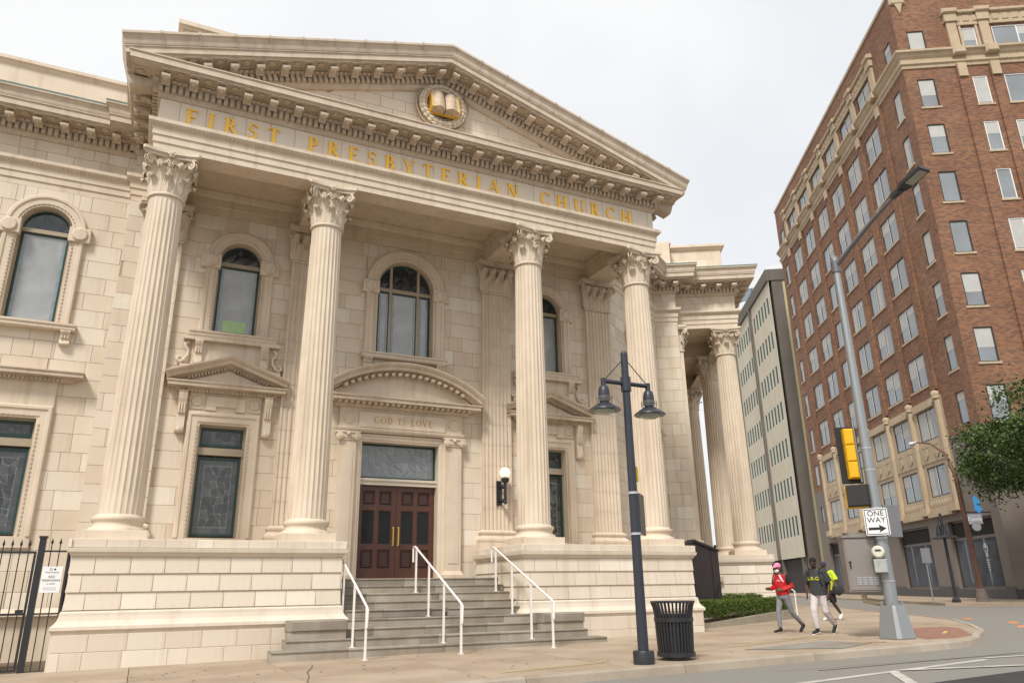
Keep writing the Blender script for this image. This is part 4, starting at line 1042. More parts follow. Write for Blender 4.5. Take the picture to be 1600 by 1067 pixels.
# corner apron, cut in big panels
slab([(13.9, KY+.15), (14.8, KY+.13), (15.5, KY+.25), (16.3, KY+.58), (16.6, 13.2), (13.9, 13.2)])
slab([(16.3, KY+.58), (17.3, KY+1.22), (18.5, 12.57), (19.3, 13.25), (16.6, 13.2)])
slab([(13.9, 13.2), (16.6, 13.2), (19.3, 13.25), (20.3, 14.07), (21.95, 15.7), (17.5, 17.0), (13.9, 16.6)])
slab([(13.9, 16.6), (17.5, 17.0), (18.6, 19.9), (14.75, 18.4), (13.9, 17.6)])
slab([(17.5, 17.0), (21.95, 15.7), (23.4, 17.7), (24.7, 19.9), (23.6, 23.2), (18.6, 19.9)])
slab([(23.6, 23.2), (24.7, 19.9), (27.5, 24.4), (30.2, 28.7), (35.8, 38.3), (30, 34)])
slab([(14.75, 18.4), (18.6, 19.9), (23.6, 23.2), (30, 34), (20, 30), (14, 20)])
# kerb stones
kb = MB(); kb.box(-30, -29, KY, KY+.15, -.5, -.3)
kerb = tag(kb.build('kerb', KERBM, None), kind='structure')
def kerbstone(a, b, w=.15):
    a = Vector((*a, 0)); b = Vector((*b, 0)); t = (b-a).normalized(); n = Vector((-t.y, t.x, 0)); m = MB(); j = .006
    a2, b2 = a+t*j, b-t*j; V = []
    for p in (a2, b2):
        z = gzc(p.x)
        for o, dz in ((-.012, -.3), (-.012, -.14), (.008, -.025), (.03, .004), (w, .006), (w, -.3)): q = p+n*o; V.append((q.x, q.y, z+dz))
    m.add(V, [(i, i+6, (i+1) % 6+6, (i+1) % 6) for i in range(6)]+[(0, 1, 2, 3, 4, 5), (11, 10, 9, 8, 7, 6)], rnd.random()); m.build('kerb_stone', KERBM, kerb)
x = -15.
while x < 13.85: kerbstone((x, KY), (min(x+2.9, 13.9), KY)); x += 2.9
for a, b in zip(CURVE, CURVE[1:]): kerbstone(a, b)
# brick paver ramp patch
PAV = bpy.data.materials.new('red_paver_brick'); PAV.use_nodes = True; n = PAV.node_tree.nodes; l = PAV.node_tree.links; bt = n.new('ShaderNodeTexBrick'); tcn = n.new('ShaderNodeTexCoord'); l.new(tcn.outputs['Object'], bt.inputs['Vector'])
bt.inputs['Scale'].default_value = 1; bt.inputs['Brick Width'].default_value = .2; bt.inputs['Row Height'].default_value = .1; bt.inputs['Mortar Size'].default_value = .008
bt.inputs['Color1'].default_value = (.24, .10, .07, 1); bt.inputs['Color2'].default_value = (.30, .15, .10, 1); bt.inputs['Mortar'].default_value = (.22, .16, .12, 1); l.new(bt.outputs['Color'], n['Principled BSDF'].inputs['Base Color']); n['Principled BSDF'].inputs['Roughness'].default_value = .85
pv = MB(); pvp = [(15.0, 11.35), (15.8, 11.2), (16.7, 11.5), (17.8, 12.4), (18.7, 13.2), (18.9, 13.8), (17.8, 13.9), (16.2, 13.0)]
pv.add([(x, y, gzc(x)+.006) for x, y in pvp], [tuple(range(len(pvp)))]); tag(pv.build('paver_patch', PAV, None, recalc=False), kind='structure')
# painted and patched marks, thin sheets above the surface they lie on
def mark(name, poly, matr, dz, kind='structure'):
    m = MB(); m.add([(x, y, gzc(x)+dz) for x, y in poly], [tuple(range(len(poly)))]); return tag(m.build(name, matr, None, recalc=False), kind=kind)
WPAINT = mat('worn_white_road_paint', (.55, .54, .50), .8, var=.45, vscale=3, fine=.3); OPAINT = mat('orange_utility_paint', (.62, .28, .12), .85, var=.5, vscale=4); YPAINT = mat('yellow_chalk', (.58, .48, .14), .85, var=.5, vscale=6); PATCH = mat('grey_patch_concrete', (.30, .29, .265), .85, var=.4, vscale=1.5, fine=.3)
def strip(p, q, w):
    p = Vector(p); q = Vector(q); n = Vector((-(q-p).y, (q-p).x)).normalized()*w/2; return [tuple(p-n), tuple(q-n), tuple(q+n), tuple(p+n)]
mark('crosswalk_line', strip((6.5, 8.45), (13.4, 9.05), .14), WPAINT, -.130); mark('crosswalk_line', strip((10.75, 8.82), (9.2, 7.1), .16), WPAINT, -.126); mark('crosswalk_line', strip((10.9, 8.85), (14.2, 7.7), .14), WPAINT, -.122); mark('crosswalk_line', strip((13.6, 9.2), (17.5, 8.4), .12), WPAINT, -.126)
mark('asphalt_patch', [(9.3, 7.6), (12.4, 7.75), (22, 6.2), (22, -6), (3, -6)], DASPH, -.131)
mark('pavement_patch', [(10.6, 12.0), (13.3, 12.5), (13.6, 11.5), (12.2, 11.0)], PATCH, .008)
for p, q, w, mt in (((11.4, 13.2), (13.0, 13.0), .05, YPAINT), ((13.2, 13.5), (14.4, 13.3), .05, YPAINT), ((16.6, 12.1), (17.4, 12.6), .08, YPAINT), ((5.2, 11.4), (7.4, 11.7), .04, YPAINT), ((12.4, 11.9), (13.9, 11.45), .07, OPAINT)): mark('chalk_mark', strip(p, q, w), mt, .012)
for p, q, w in (((19.6, 11.4), (20.9, 12.0), .25), ((21.6, 13.4), (22.6, 14.0), .25), ((23.2, 14.6), (24.2, 15.3), .25), ((24.6, 16.8), (25.3, 17.6), .25), ((17.6, 10.2), (18.7, 10.5), .2)): mark('utility_mark', strip(p, q, w), OPAINT, -.13)
for p, q in (((13, 8.1), (18, 9.6)), ((18, 9.6), (21.5, 11.6)), ((21.5, 11.6), (22.3, 13.4)), ((10, 9.6), (15, 9.4))): mark('tar_seam', strip(p, q, .05), DASPH, -.132)
rnd = random.Random(21); gum = MB()
for k in range(170):
    x = rnd.uniform(-2, 19); y = rnd.uniform(KY+.3, 15.6); r_ = rnd.uniform(.012, .035); gum.add([(x+r_*math.cos(a)*rnd.uniform(.7, 1.2), y+r_*math.sin(a), gzc(x)+.0075) for a in [PI*k/4 for k in range(8)]], [tuple(range(8))])
tag(gum.build('gum_spots', mat('gum_spot', (.10, .08, .065), .8), None, recalc=False), kind='stuff')
def crack(pts, w, dz):
    c = MB()
    for a, b in zip(pts, pts[1:]): c.add([(*p, gzc(p[0])+dz) for p in strip(a, b, w)], [(0, 1, 2, 3)])
    tag(c.build('crack', mat('crack_dirt', (.09, .07, .055), .9), None, recalc=False), kind='structure')
for seed_, p0, d0, n_, dz in ((1, (2.2, 11.0), (.1, .5), 8, .0085), (2, (9.5, 12.2), (.45, .12), 9, .0085), (3, (12.5, 13.6), (.4, -.1), 8, .0085), (4, (-1.5, 13.5), (.4, .15), 9, .0085), (5, (9.4, 9.9), (.8, -.12), 9, -.128), (6, (15.5, 9.0), (.7, .2), 9, -.128)):
    rr_ = random.Random(seed_); pts = [p0]
    for k in range(n_): pts.append((pts[-1][0]+d0[0]+rr_.uniform(-.06, .06), pts[-1][1]+d0[1]+rr_.uniform(-.06, .06)))
    crack(pts, .012, dz)
# far pavement along the brick building
BC = Vector((40.8, 25.2, 0))
def bl(s, o): p = BC+VV*s-UV*o; return (p.x, p.y)
fp = MB(); hull_sheet(fp, [bl(-3.5, 5.2), bl(40, 5.2), bl(40, -.5), bl(-3.5, -20), bl(-5.2, -18), bl(-5.2, 3)], 0, .2); tag(fp.build('far_pavement', CONC, None, origin=(38, 26, 0), recalc=False), kind='structure')

# ================================================================== STREET FURNITURE
def text_mesh(body, size, material, depth=.004, align='CENTER'):
    c = bpy.data.curves.new('text', 'FONT'); c.body = body; c.size = size; c.extrude = depth; c.align_x = align; c.align_y = 'CENTER'; c.space_character = 1.02
    o = bpy.data.objects.new('text', c); me = bpy.data.meshes.new_from_object(o); bpy.data.objects.remove(o)
    me.materials.append(material); return me
TXT = Matrix.Rotation(PI/2, 4, 'X')          # text upright, facing -y
BLACK = mat('black_sign_paint', (.02, .02, .02), .5); SIGNW = mat('white_sign_face', (.80, .80, .80), .35, var=.08, vscale=8)
GALV = mat('galvanised_steel', (.33, .36, .38), .42, metal=.55, var=.35, vscale=4, col2=(.42, .45, .47), fine=.2)
# near street lamp
LX, LY = 7.67, 11.07; g0 = gz(LX)
lamp = empty('street_lamp', (LX, LY, g0), 'black double-headed street lamp between the church steps and the kerb', 'street lamp')
q = MB(); q.tube([(LX, LY, g0+.1), (LX, LY, 5.45)], [.092, .066], 16); q.ball((LX, LY, 5.45), .066, .066, .07, 12, 6); q.build('pole', LAMPM, lamp, smooth=40)
q = MB(); q.lathe([(.175, 0), (.175, .19), (.165, .21), (.09, .215)], 20, Matrix.Translation((LX, LY, g0))); q.build('base', DARKM, lamp, smooth=30)
q = MB(); q.tube([(LX, LY, 4.73), (LX, LY, 5.0)], .095, 16); q.build('collar', LAMPM, lamp, smooth=40)
for z in (2.88, 2.18): q = MB(); q.tube([(LX, LY, z-.02), (LX, LY, z+.02)], .096, 14); q.build('band', mat('bright_band', (.55, .56, .58), .35, metal=.6), lamp)
for s in (-1, 1):
    ax_ = LX+s*.49
    q = MB(); q.tube([(LX, LY, 4.88), (ax_+s*.03, LY, 4.88)], .042, 10); q.tube([(ax_, LY, 4.93), (ax_, LY, 4.78)], .05, 10); q.build('arm', LAMPM, lamp, smooth=40)
    q = MB(); q.tube([(LX+s*.05, LY, 5.33), (ax_-s*.04, LY, 4.92)], .010, 6); q.build('stay_rod', LAMPM, lamp)
    T = Matrix.Translation((ax_, LY, 0))
    q = MB(); q.lathe([(.045, 4.80), (.08, 4.77), (.10, 4.70), (.105, 4.62), (.105, 4.53), (.085, 4.52), (.085, 4.47), (.14, 4.45), (.285, 4.345), (.29, 4.325), (.27, 4.325), (.19, 4.335), (.001, 4.34)], 32, T, caps=False)
    hd = q.build('lamp_head', LAMPM, lamp, smooth=35)
    for z in (4.57, 4.535, 4.5): q = MB(); q.lathe([(.135, z), (.147, z+.006), (.147, z-.006), (.135, z)], 24, T, caps=False); q.build('ring', mat('grey_ring', (.22, .21, .19), .4, metal=.3), hd)
    q = MB(); q.lathe([(.195, 4.33), (.18, 4.295), (.12, 4.265), (.001, 4.25)], 24, T, caps=False); q.build('glass_bowl', mat('lamp_glass', (.30, .33, .27), .15, spec=.9), hd, smooth=60)
vd = Vector((LX, LY, 0)).normalized()
for nm, z0_, z1_, w_, mt, lab, off in (('street_sign', 2.18, 2.90, .42, mat('sign_back_metal', (.20, .19, .17), .4, metal=.4), 'thin metal sign panel strapped to the lamp pole, seen edge-on', .12), ('warning_sign', 3.10, 3.36, .12, mat('yellow_sign', (.75, .55, .02), .45), 'small yellow sign seen edge-on high on the black lamp pole', .03)):
    d_ = (vd+Vector((.16, -.10, 0))).normalized(); M_ = frame((LX+.10, LY+.02, 0), d_)
    q = MB(); q.cbox(off, off+w_, -.02, .02, z0_, z1_, .005); o = q.build(nm, mt, None, M_); tag(o, lab, 'sign')
# litter bin
CX, CY = 8.53, 11.33; g1 = gz(CX)
can = empty('trash_can', (CX, CY, g1), 'black slatted metal trash can with flared top beside the lamp post', 'trash can')
sl_ = MB(); NB = 34
for k in range(NB):
    a = 2*PI*k/NB; ca, sa = math.cos(a), math.sin(a); tx, ty_ = -sa*.017, ca*.017
    pr_ = [(.305, .08), (.325, .5), (.328, .66), (.335, .76), (.355, .86), (.385, .94)]; vs_ = []
    for r_, z in pr_:
        for o, i in ((-1, 0), (1, 0), (1, 1), (-1, 1)): rr = r_-(.012 if i else 0); vs_.append((CX+rr*ca+o*tx, CY+rr*sa+o*ty_, g1+z))
    m = MB(); m.add(vs_, [(j*4+q, j*4+(q+1) % 4, j*4+4+(q+1) % 4, j*4+4+q) for j in range(5) for q in range(4)]+[(3, 2, 1, 0), (20, 21, 22, 23)]); m.build('slat', DARKM, can)
Tc = Matrix.Translation((CX, CY, g1))
for nm, pr_ in (('top_ring', [(.38, .93), (.40, .945), (.38, .96), (.365, .945), (.38, .93)]), ('band', [(.325, .62), (.34, .62), (.34, .69), (.325, .69), (.325, .62)]), ('bottom_ring', [(.28, .06), (.33, .06), (.33, .13), (.28, .13), (.28, .06)]), ('liner', [(.001, .1), (.265, .1), (.275, .74), (.26, .74), (.25, .12)]), ('foot', [(.001, .0), (.24, .0), (.24, .07), (.001, .07)])):
    q = MB(); q.lathe(pr_, 36, Tc, caps=False); q.build(nm, DARKM, can, smooth=35)
# handrails
for i, (x, lab) in enumerate(((4.03, 'white pipe handrail at the left edge of the church steps'), (6.0, 'white pipe handrail in the middle of the church steps'), (8.12, 'white pipe handrail at the right edge of the church steps'))):
    y0 = 15.0; zg = gz(x); h = empty('handrail', (x, y0, zg), lab, 'handrail', 'handrails on the church steps')
    def zs_(y): return max(zg, .06+rise_*max(0, math.floor((y-15.72)/.345)+1))
    yt = 18.1; zt0, zt1 = zg+.93, 2.33
    q = MB(); q.tube([(x, y0-.02, zt0-.35), (x, y0-.05, zt0-.02), (x, y0+.05, zt0+.04), (x, yt, zt1), (x, yt+.12, zt1), (x, yt+.14, zt1-.05), (x, yt+.13, zt1-.36)], .024, 10); q.build('rail', WHITEP, h, smooth=50)
    for y in (y0+.03, 16.05, 17.05, 18.0):
        zz = zs_(y); q = MB(); q.box(x-.02, x+.02, y-.02, y+.02, zz-.01, zt0+.03+(y-y0)*(zt1-zt0)/(yt-y0)); q.box(x-.05, x+.05, y-.05, y+.05, zz, zz+.012); q.build('post', WHITEP, h)
# wall lamp on the pilaster
wl = empty('wall_lamp', (9.2, 19.95, 3.6), 'black iron bracket lamp with white globe on the church wall', 'wall lamp')
lx, ly = 9.22, 19.72
q = MB(); q.box(lx-.16, lx+.0, 19.97, 20.01, 3.62, 4.32); q.build('back_plate', DARKM, wl)
q = MB(); q.tube([(lx, ly, 3.68), (lx, ly, 4.25)], .045, 10); q.lathe([(.03, 4.22), (.10, 4.26), (.12, 4.32), (.12, 4.36), (.07, 4.40)], 16, Matrix.Translation((lx, ly, 0)))
for z in (3.74, 4.14): q.tube([(lx-.05, 19.98, z), (lx, ly, z)], .035, 8); q.ball((lx-.03, ly+.1, z), .07, .09, .07, 8, 6)
q.ball((lx, ly, 3.68), .055, .055, .06, 10, 6); q.build('bracket', DARKM, wl, smooth=45)
q = MB(); q.ball((lx, ly, 4.53), .155, .155, .155, 20, 12); q.build('globe', mat('white_glass_globe', (.85, .78, .68), .25, emit=((1, .86, .68), .35)), wl, smooth=60)
# iron fence and gate at the far left
FY = 17.05; fen = empty('iron_fence', (-1.9, FY, -.02), 'black iron picket fence with gate beside the left pedestal', 'fence')
q = MB(); q.box(-1.83, -1.72, FY-.055, FY+.055, -.05, 2.38); q.box(-1.845, -1.705, FY-.07, FY+.07, 2.36, 2.40); q.build('post', DARKM, fen)
q = MB(); q.box(-1.335, -1.295, FY-.02, FY+.02, -.05, 2.36); q.build('post', DARKM, fen)
for k in range(2): 
    x = -1.62+.14*k; q = MB(); q.box(x-.009, x+.009, FY-.009, FY+.009, -.03, 2.28); q.add([(x-.025, FY, 2.28), (x+.025, FY, 2.28), (x, FY-.02, 2.28), (x, FY+.02, 2.28), (x, FY, 2.37), (x, FY, 2.24)], [(0, 2, 4), (2, 1, 4), (1, 3, 4), (3, 0, 4), (0, 5, 2), (2, 5, 1), (1, 5, 3), (3, 5, 0)]); q.build('picket', DARKM, fen)
for z in (2.12, 1.0, .0): q = MB(); q.box(-1.72, -1.33, FY-.014, FY+.014, z-.014, z+.014); q.build('rail', DARKM, fen)
for k in range(14):
    x = -1.98-.14*k; q = MB(); q.box(x-.009, x+.009, FY-.009, FY+.009, .02, 2.24); q.add([(x-.025, FY, 2.24), (x+.025, FY, 2.24), (x, FY-.02, 2.24), (x, FY+.02, 2.24), (x, FY, 2.34), (x, FY, 2.20)], [(0, 2, 4), (2, 1, 4), (1, 3, 4), (3, 0, 4), (0, 5, 2), (2, 5, 1), (1, 5, 3), (3, 5, 0)]); q.build('picket', DARKM, fen)
q = MB(); q.sweep([(-.02, -.02), (.02, -.02), (.02, .02), (-.02, .02), (-.02, -.02)], [(-3.95, FY, .04), (-3.95, FY, 2.10), (-1.87, FY, 2.10), (-1.87, FY, .04)], Ny, closed=True, caps=False); q.box(-3.95, -1.87, FY-.015, FY+.015, .98, 1.02); q.build('gate_frame', DARKM, fen)
q = MB(); q.box(-2.02, -1.9, FY-.05, FY+.03, .98, 1.08); q.build('latch', DARKM, fen)
q = MB(); q.sweep([(-.014, -.014), (.014, -.014), (.014, .014), (-.014, .014), (-.014, -.014)], [(-1.295, FY+.1, 1.05), (-1.295, FY+.1, 2.1), (-1.10, FY+.3, 2.1), (-1.10, FY+.3, 1.05)], Ny, closed=True, caps=False); q.build('side_guard', DARKM, fen)
sg = MB(); sg.cbox(-1.70, -1.365, FY-.05, FY-.03, 1.37, 1.84, .003); sign = sg.build('no_trespassing_sign', SIGNW, None); tag(sign, 'white no trespassing notice fixed to the black iron fence', 'sign')
for body, size, z in (('NO', .065, 1.655), ('TRESPASSING', .05, 1.59), ('ALL HOURS', .026, 1.53), ('Private Property', .032, 1.735)):
    place(text_mesh(body, size, BLACK, .001), 'lettering', sign, Matrix.Translation((-1.533, FY-.052, z)) @ TXT)
q = MB(); q.lathe([(.018, .001), (.024, .001), (.024, -.001), (.018, -.001), (.018, .001)], 14, Matrix.Translation((-1.56, FY-.052, 1.79)) @ TXT, caps=False); q.add([(-1.515, FY-.052, 1.775), (-1.47, FY-.052, 1.775), (-1.48, FY-.052, 1.80), (-1.4925, FY-.052, 1.81), (-1.505, FY-.052, 1.80)], [(0, 1, 2, 3, 4)]); q.build('emblem', BLACK, sign)
for z in (1.458, 1.425): q = MB(); q.box(-1.64, -1.43, FY-.0525, FY-.0515, z-.004, z+.004); q.build('fine_print', mat('grey_print', (.35, .35, .36), .6), sign)
# mesh bin corner behind the gate
bn = MB(); bn.box(-3.3, -2.62, 17.9, 18.6, -.03, 1.12); bn.box(-3.34, -2.58, 17.86, 18.64, 1.08, 1.15); tag(bn.build('waste_container', mat('rusty_brown_metal', (.07, .04, .03), .6, var=.4, vscale=4), None), 'brown metal waste container behind the iron gate', 'container')
# church notice board seen from behind
nb = empty('notice_board', (15.9, 19.2, .15), 'dark brown church notice board with gabled top standing in the hedge bed', 'notice board')
BRN = mat('dark_brown_board', (.028, .020, .021), .5, var=.2, vscale=3)
Mb = frame((15.25, 19.35, 0), (.985, -.17))
q = MB(); q.prism([(0, .5), (.88, .5), (.88, 2.42), (.28, 2.66), (0, 2.5)], 0, .04); q.build('panel', BRN, nb, Mb)
q = MB(); q.box(.86, 1.10, -.02, .32, .45, 2.40); q.build('side_case', BRN, nb, Mb)
for a, b in (((-.05, 2.49), (.28, 2.67)), ((.28, 2.67), (1.12, 2.36))): q = MB(); bar(q, *a, *b, .07, -.06, .34); q.build('roof_edge', BRN, nb, Mb)
for x in (.04, 1.14):
    q = MB(); q.tube([(x, .18, .1), (x, .18, 2.45)], .035, 8); q.ball((x, .18, 2.50), .05, .05, .05, 10, 6); q.build('post', BRN, nb, Mb, smooth=40)
q = MB(); bar(q, .75, .55, 1.05, 1.4, .025, -.06, -.04); q.build('brace', BRN, nb, Mb)
q = MB(); q.box(-.08, .02, -.03, .10, 1.95, 2.03); q.build('bracket', BRN, nb, Mb)
# floodlight box on side pedestal
Ms = frame(o0, UV); q = MB(); q.box(.62, .80, -.16, -.02, 1.42, 1.62); q.box(.66, .76, -.2, -.15, 1.44, 1.56); tag(q.build('wall_light', mat('beige_box', (.45, .37, .27), .6), None, Ms), 'small beige light box fixed to the side pedestal of the church', 'light')
# side steps rail seen behind the woman
q = MB(); q.tube([(20.7, 20.9, 1.36), (21.15, 20.9, 1.06)], .03, 8); q.tube([(21.13, 20.9, 1.08), (21.13, 20.9, .2)], .025, 8); q.tube([(20.75, 20.9, 1.32), (20.75, 20.9, .2)], .025, 8); tag(q.build('side_handrail', WHITEP, None), 'white handrail beside the side pedestal behind the red jacketed woman', 'handrail')
# planting bed and hedges
bedp = [(14.27, 17.85, .20), (16.4, 18.45, .29), (19.7, 19.8, .45), (20.25, 20.15, .46), (20.3, 20.7, .46), (18.2, 21.6, .45), (14.5, 19.6, .25)]
q = MB(); n_ = len(bedp); q.add([(x, y, z+.08) for x, y, z in bedp]+[(x, y, gz(x)-.1) for x, y, z in bedp], [tuple(range(n_))]+[(i, i+n_, (i+1) % n_+n_, (i+1) % n_) for i in range(n_)]); bed = tag(q.build('planting_bed', mat('bed_kerb', (.36, .32, .25), .85, var=.3, fine=.3), None), kind='structure')
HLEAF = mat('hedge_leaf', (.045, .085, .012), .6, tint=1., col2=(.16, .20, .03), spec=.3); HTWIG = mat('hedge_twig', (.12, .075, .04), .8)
def hedge(name, a, b, w, h, lab, n, seed, hz=.3):
    a = Vector((*a, 0)); b = Vector((*b, 0)); t = b-a; L = t.length; M_ = frame((a.x, a.y, hz), t); rnd = random.Random(seed)
    e = empty(name, (a.x, a.y, hz), lab, 'hedge')
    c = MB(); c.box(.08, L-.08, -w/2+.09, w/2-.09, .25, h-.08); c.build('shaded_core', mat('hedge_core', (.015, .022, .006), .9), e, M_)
    m = MB()
    for k in range(n):
        f = rnd.random(); x = rnd.uniform(0, L); z = rnd.uniform(.12, h); y = rnd.uniform(-w/2, w/2)
        if f < .5: y = -w/2+abs(rnd.gauss(0, .05))
        elif f < .72: z = h-abs(rnd.gauss(0, .05))
        elif f < .86: x = rnd.choice((0, L))+rnd.gauss(0, .04)
        z += .03*math.sin(x*5)+.02*math.sin(x*13+1)
        if z < .3 and rnd.random() < .5: continue
        s = rnd.uniform(.014, .034); d = Vector((rnd.gauss(0, 1), rnd.gauss(0, 1), rnd.gauss(.4, 1))).normalized(); u_ = d.orthogonal().normalized(); v_ = d.cross(u_)
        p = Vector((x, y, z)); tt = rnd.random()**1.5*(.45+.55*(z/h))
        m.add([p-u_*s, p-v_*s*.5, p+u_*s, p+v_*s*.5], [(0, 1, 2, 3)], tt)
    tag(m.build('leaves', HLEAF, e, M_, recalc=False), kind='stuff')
    tw = MB()
    for k in range(int(L*9)):
        x = rnd.uniform(.1, L-.1); tw.tube([(x, -w/2+.12, 0), (x+rnd.uniform(-.1, .1), -w/2+.05, .22), (x+rnd.uniform(-.2, .2), -w/2+.02, .42)], [.010, .007, .004], 4)
    tag(tw.build('twigs', HTWIG, e, M_, recalc=False), kind='stuff')
hedge('hedge', (14.55, 18.2), (19.95, 20.35), .62, .56, 'low clipped green hedge in the bed beside the church notice board', 26000, 1, .33)
hedge('hedge', (16.3, 19.9), (19.6, 21.2), .5, .6, 'second hedge behind the front one, against the side pedestal', 7000, 2, .42)
# ================================================================== BRICK BUILDING
def brick_mat(name, c1, c2, mo, w=.23, h=.075):
    m = bpy.data.materials.new(name); m.use_nodes = True; n = m.node_tree.nodes; l = m.node_tree.links
    t = n.new('ShaderNodeTexCoord'); s = n.new('ShaderNodeSeparateXYZ'); c = n.new('ShaderNodeCombineXYZ'); a = n.new('ShaderNodeMath'); a.operation = 'ADD'
    l.new(t.outputs['Object'], s.inputs[0]); l.new(s.outputs['X'], a.inputs[0]); l.new(s.outputs['Y'], a.inputs[1]); l.new(a.outputs[0], c.inputs['X']); l.new(s.outputs['Z'], c.inputs['Y'])
    b = n.new('ShaderNodeTexBrick'); l.new(c.outputs[0], b.inputs['Vector']); b.inputs['Scale'].default_value = 1; b.inputs['Brick Width'].default_value = w; b.inputs['Row Height'].default_value = h
    b.inputs['Mortar Size'].default_value = .009; b.inputs['Mortar Smooth'].default_value = .2; b.inputs['Bias'].default_value = -.1
    b.inputs['Color1'].default_value = (*c1, 1); b.inputs['Color2'].default_value = (*c2, 1); b.inputs['Mortar'].default_value = (*mo, 1)
    nz_ = n.new('ShaderNodeTexNoise'); nz_.inputs['Scale'].default_value = .35; nz_.inputs['Detail'].default_value = 5; l.new(t.outputs['Object'], nz_.inputs['Vector'])
    mr = n.new('ShaderNodeMapRange'); l.new(nz_.outputs['Fac'], mr.inputs['Value']); mr.inputs['From Min'].default_value = .35; mr.inputs['From Max'].default_value = .65
    mx_ = n.new('ShaderNodeMix'); mx_.data_type = 'RGBA'; mx_.blend_type = 'MULTIPLY'; l.new(mr.outputs[0], mx_.inputs['Factor']); l.new(b.outputs['Color'], mx_.inputs['A']); mx_.inputs['B'].default_value = (.78, .72, .7, 1)
    p = n['Principled BSDF']; l.new(mx_.outputs['Result'], p.inputs['Base Color']); p.inputs['Roughness'].default_value = .85
    bp = n.new('ShaderNodeBump'); bp.inputs['Strength'].default_value = .5; bp.inputs['Distance'].default_value = .01; l.new(b.outputs['Fac'], bp.inputs['Height']); bp.invert = True; l.new(bp.outputs[0], p.inputs['Normal'])
    return m
BRICK = brick_mat('red_brown_brick', (.295, .135, .064), (.12, .056, .038), (.23, .165, .115), .27, .085)
TERRA = mat('cream_terracotta_trim', (.48, .375, .255), .6, var=.2, vscale=1.2, streak=.4, fine=.1)
LIME = mat('grey_brown_limestone', (.185, .155, .135), .7, var=.3, vscale=.8, col2=(.23, .20, .175), fine=.15)
GRAN = mat('dark_granite', (.06, .052, .05), .45, var=.3, vscale=2)
WGL = mat('sky_toned_window', (.24, .265, .29), .06, var=.35, vscale=.5, spec=1.)  # sky reflection and pale curtains behind are painted into the grey base
WGLD = mat('dark_store_glass', (.035, .04, .045), .06, var=.4, vscale=1, spec=.9)
CURT = mat('pale_curtain', (.50, .49, .46), .8, var=.2, vscale=3)
FRD = mat('dark_window_frame', (.035, .03, .028), .5); FRW = mat('white_window_frame', (.72, .72, .70), .45)
def facade(m, x0, x1, z0, z1, wins, depth=.1):
    xs = sorted({x0, x1}|{w[0] for w in wins if x0 < w[0] < x1}|{w[1] for w in wins if x0 < w[1] < x1}); zs = sorted({z0, z1}|{w[2] for w in wins if z0 < w[2] < z1}|{w[3] for w in wins if z0 < w[3] < z1})
    for a, b in zip(xs, xs[1:]):
        for c, d in zip(zs, zs[1:]):
            if any(w[0]-1e-6 <= a and b <= w[1]+1e-6 and w[2]-1e-6 <= c and d <= w[3]+1e-6 for w in wins): continue
            m.add([(a, 0, c), (b, 0, c), (b, 0, d), (a, 0, d)], [(0, 1, 2, 3)])
    for w in wins:
        if w[0] >= x1 or w[1] <= x0 or w[2] >= z1 or w[3] <= z0: continue
        a, b, c, d = w[:4]; D = depth
        m.add([(a, 0, c), (a, D, c), (a, D, d), (a, 0, d), (b, 0, c), (b, D, c), (b, D, d), (b, 0, d)], [(0, 1, 2, 3), (7, 6, 5, 4), (3, 2, 6, 7), (0, 4, 5, 1)])
def bplace(m, name, matr, parent, M, smooth=None):
    return place(m.mesh(name, matr, smooth, False), name, parent, M)
def win(parent, M, a, b, c, d, mull=0, white=False, curtain=False, seed=0, sill=True):
    f = MB(); t = .07; y = .03
    f.sweep([(0, -.1), (0, -y), (t, -y), (t, -.1)], [(a, 0, c), (a, 0, d), (b, 0, d), (b, 0, c)], Ny, closed=True)
    for k in range(1, mull+1): x = a+(b-a)*k/(mull+1); f.box(x-.04, x+.04, y, .1, c, d)
    w = bplace(f, 'window', FRW if white else FRD, parent, M)
    if mull: g_ = MB(); [g_.box(a+(b-a)*k/(mull+1)-.02, a+(b-a)*k/(mull+1)+.02, y-.012, y, c+.05, d-.05) for k in range(1, mull+1)]; bplace(g_, 'mullion_strip', FRW, w, M)
    n = mull+1
    for k in range(n):
        p = MB(); xa, xb = a+(b-a)*k/n+.05, a+(b-a)*(k+1)/n-.05; p.box(xa, xb, .07, .09, c+.05, d-.05); bplace(p, 'pane', WGL, w, M)
        rv = random.Random(seed*31+k); bh = rv.choice((0, 0, .25, .4, .55, .9))*(d-c)
        if bh: q = MB(); q.box(xa+.01, xb-.01, .060, .066, d-.06-bh, d-.06); bplace(q, 'blind', mat('window_blind', (.46, .46, .44), .7, var=.15, vscale=2), w, M)
        elif curtain and (seed+k) % 2 == 0:
            q = MB(); ww = (xb-xa)*(.3+.15*((seed*7+k) % 3)); q.box(xa+.01, xa+ww, .060, .066, c+.06, d-.06); bplace(q, 'curtain', CURT, w, M)
    if sill: s = MB(); s.box(a-.1, b+.1, -.06, .05, c-.13, c-.001); bplace(s, 'sill', TERRA, w, M)
    return w
BL = 30.6; MLf = frame(BC+VV*BL, -VV); MRt = frame(BC, UV); RW = 16.
bb_ = empty('brick_building', tuple(BC+Vector((0, 0, .3))), 'tall red brown brick building with cream terracotta trim on the far corner', 'building')
piers = [4.15+3.85*k for k in range(7)]; bays = [6.075+3.85*k for k in range(6)]
rows_up = [15.2+3.4*k for k in range(6)]; H = 2.1
wl_ = []        # upper left windows (a,b,c,d,mull)
for zt_ in rows_up:
    for s_ in (1.5, BL-1.5): wl_.append((BL-s_-.5, BL-s_+.5, zt_-H, zt_, 0))
    for s_ in bays: wl_.append((BL-s_-1.22, BL-s_+1.22, zt_-H, zt_, 1))
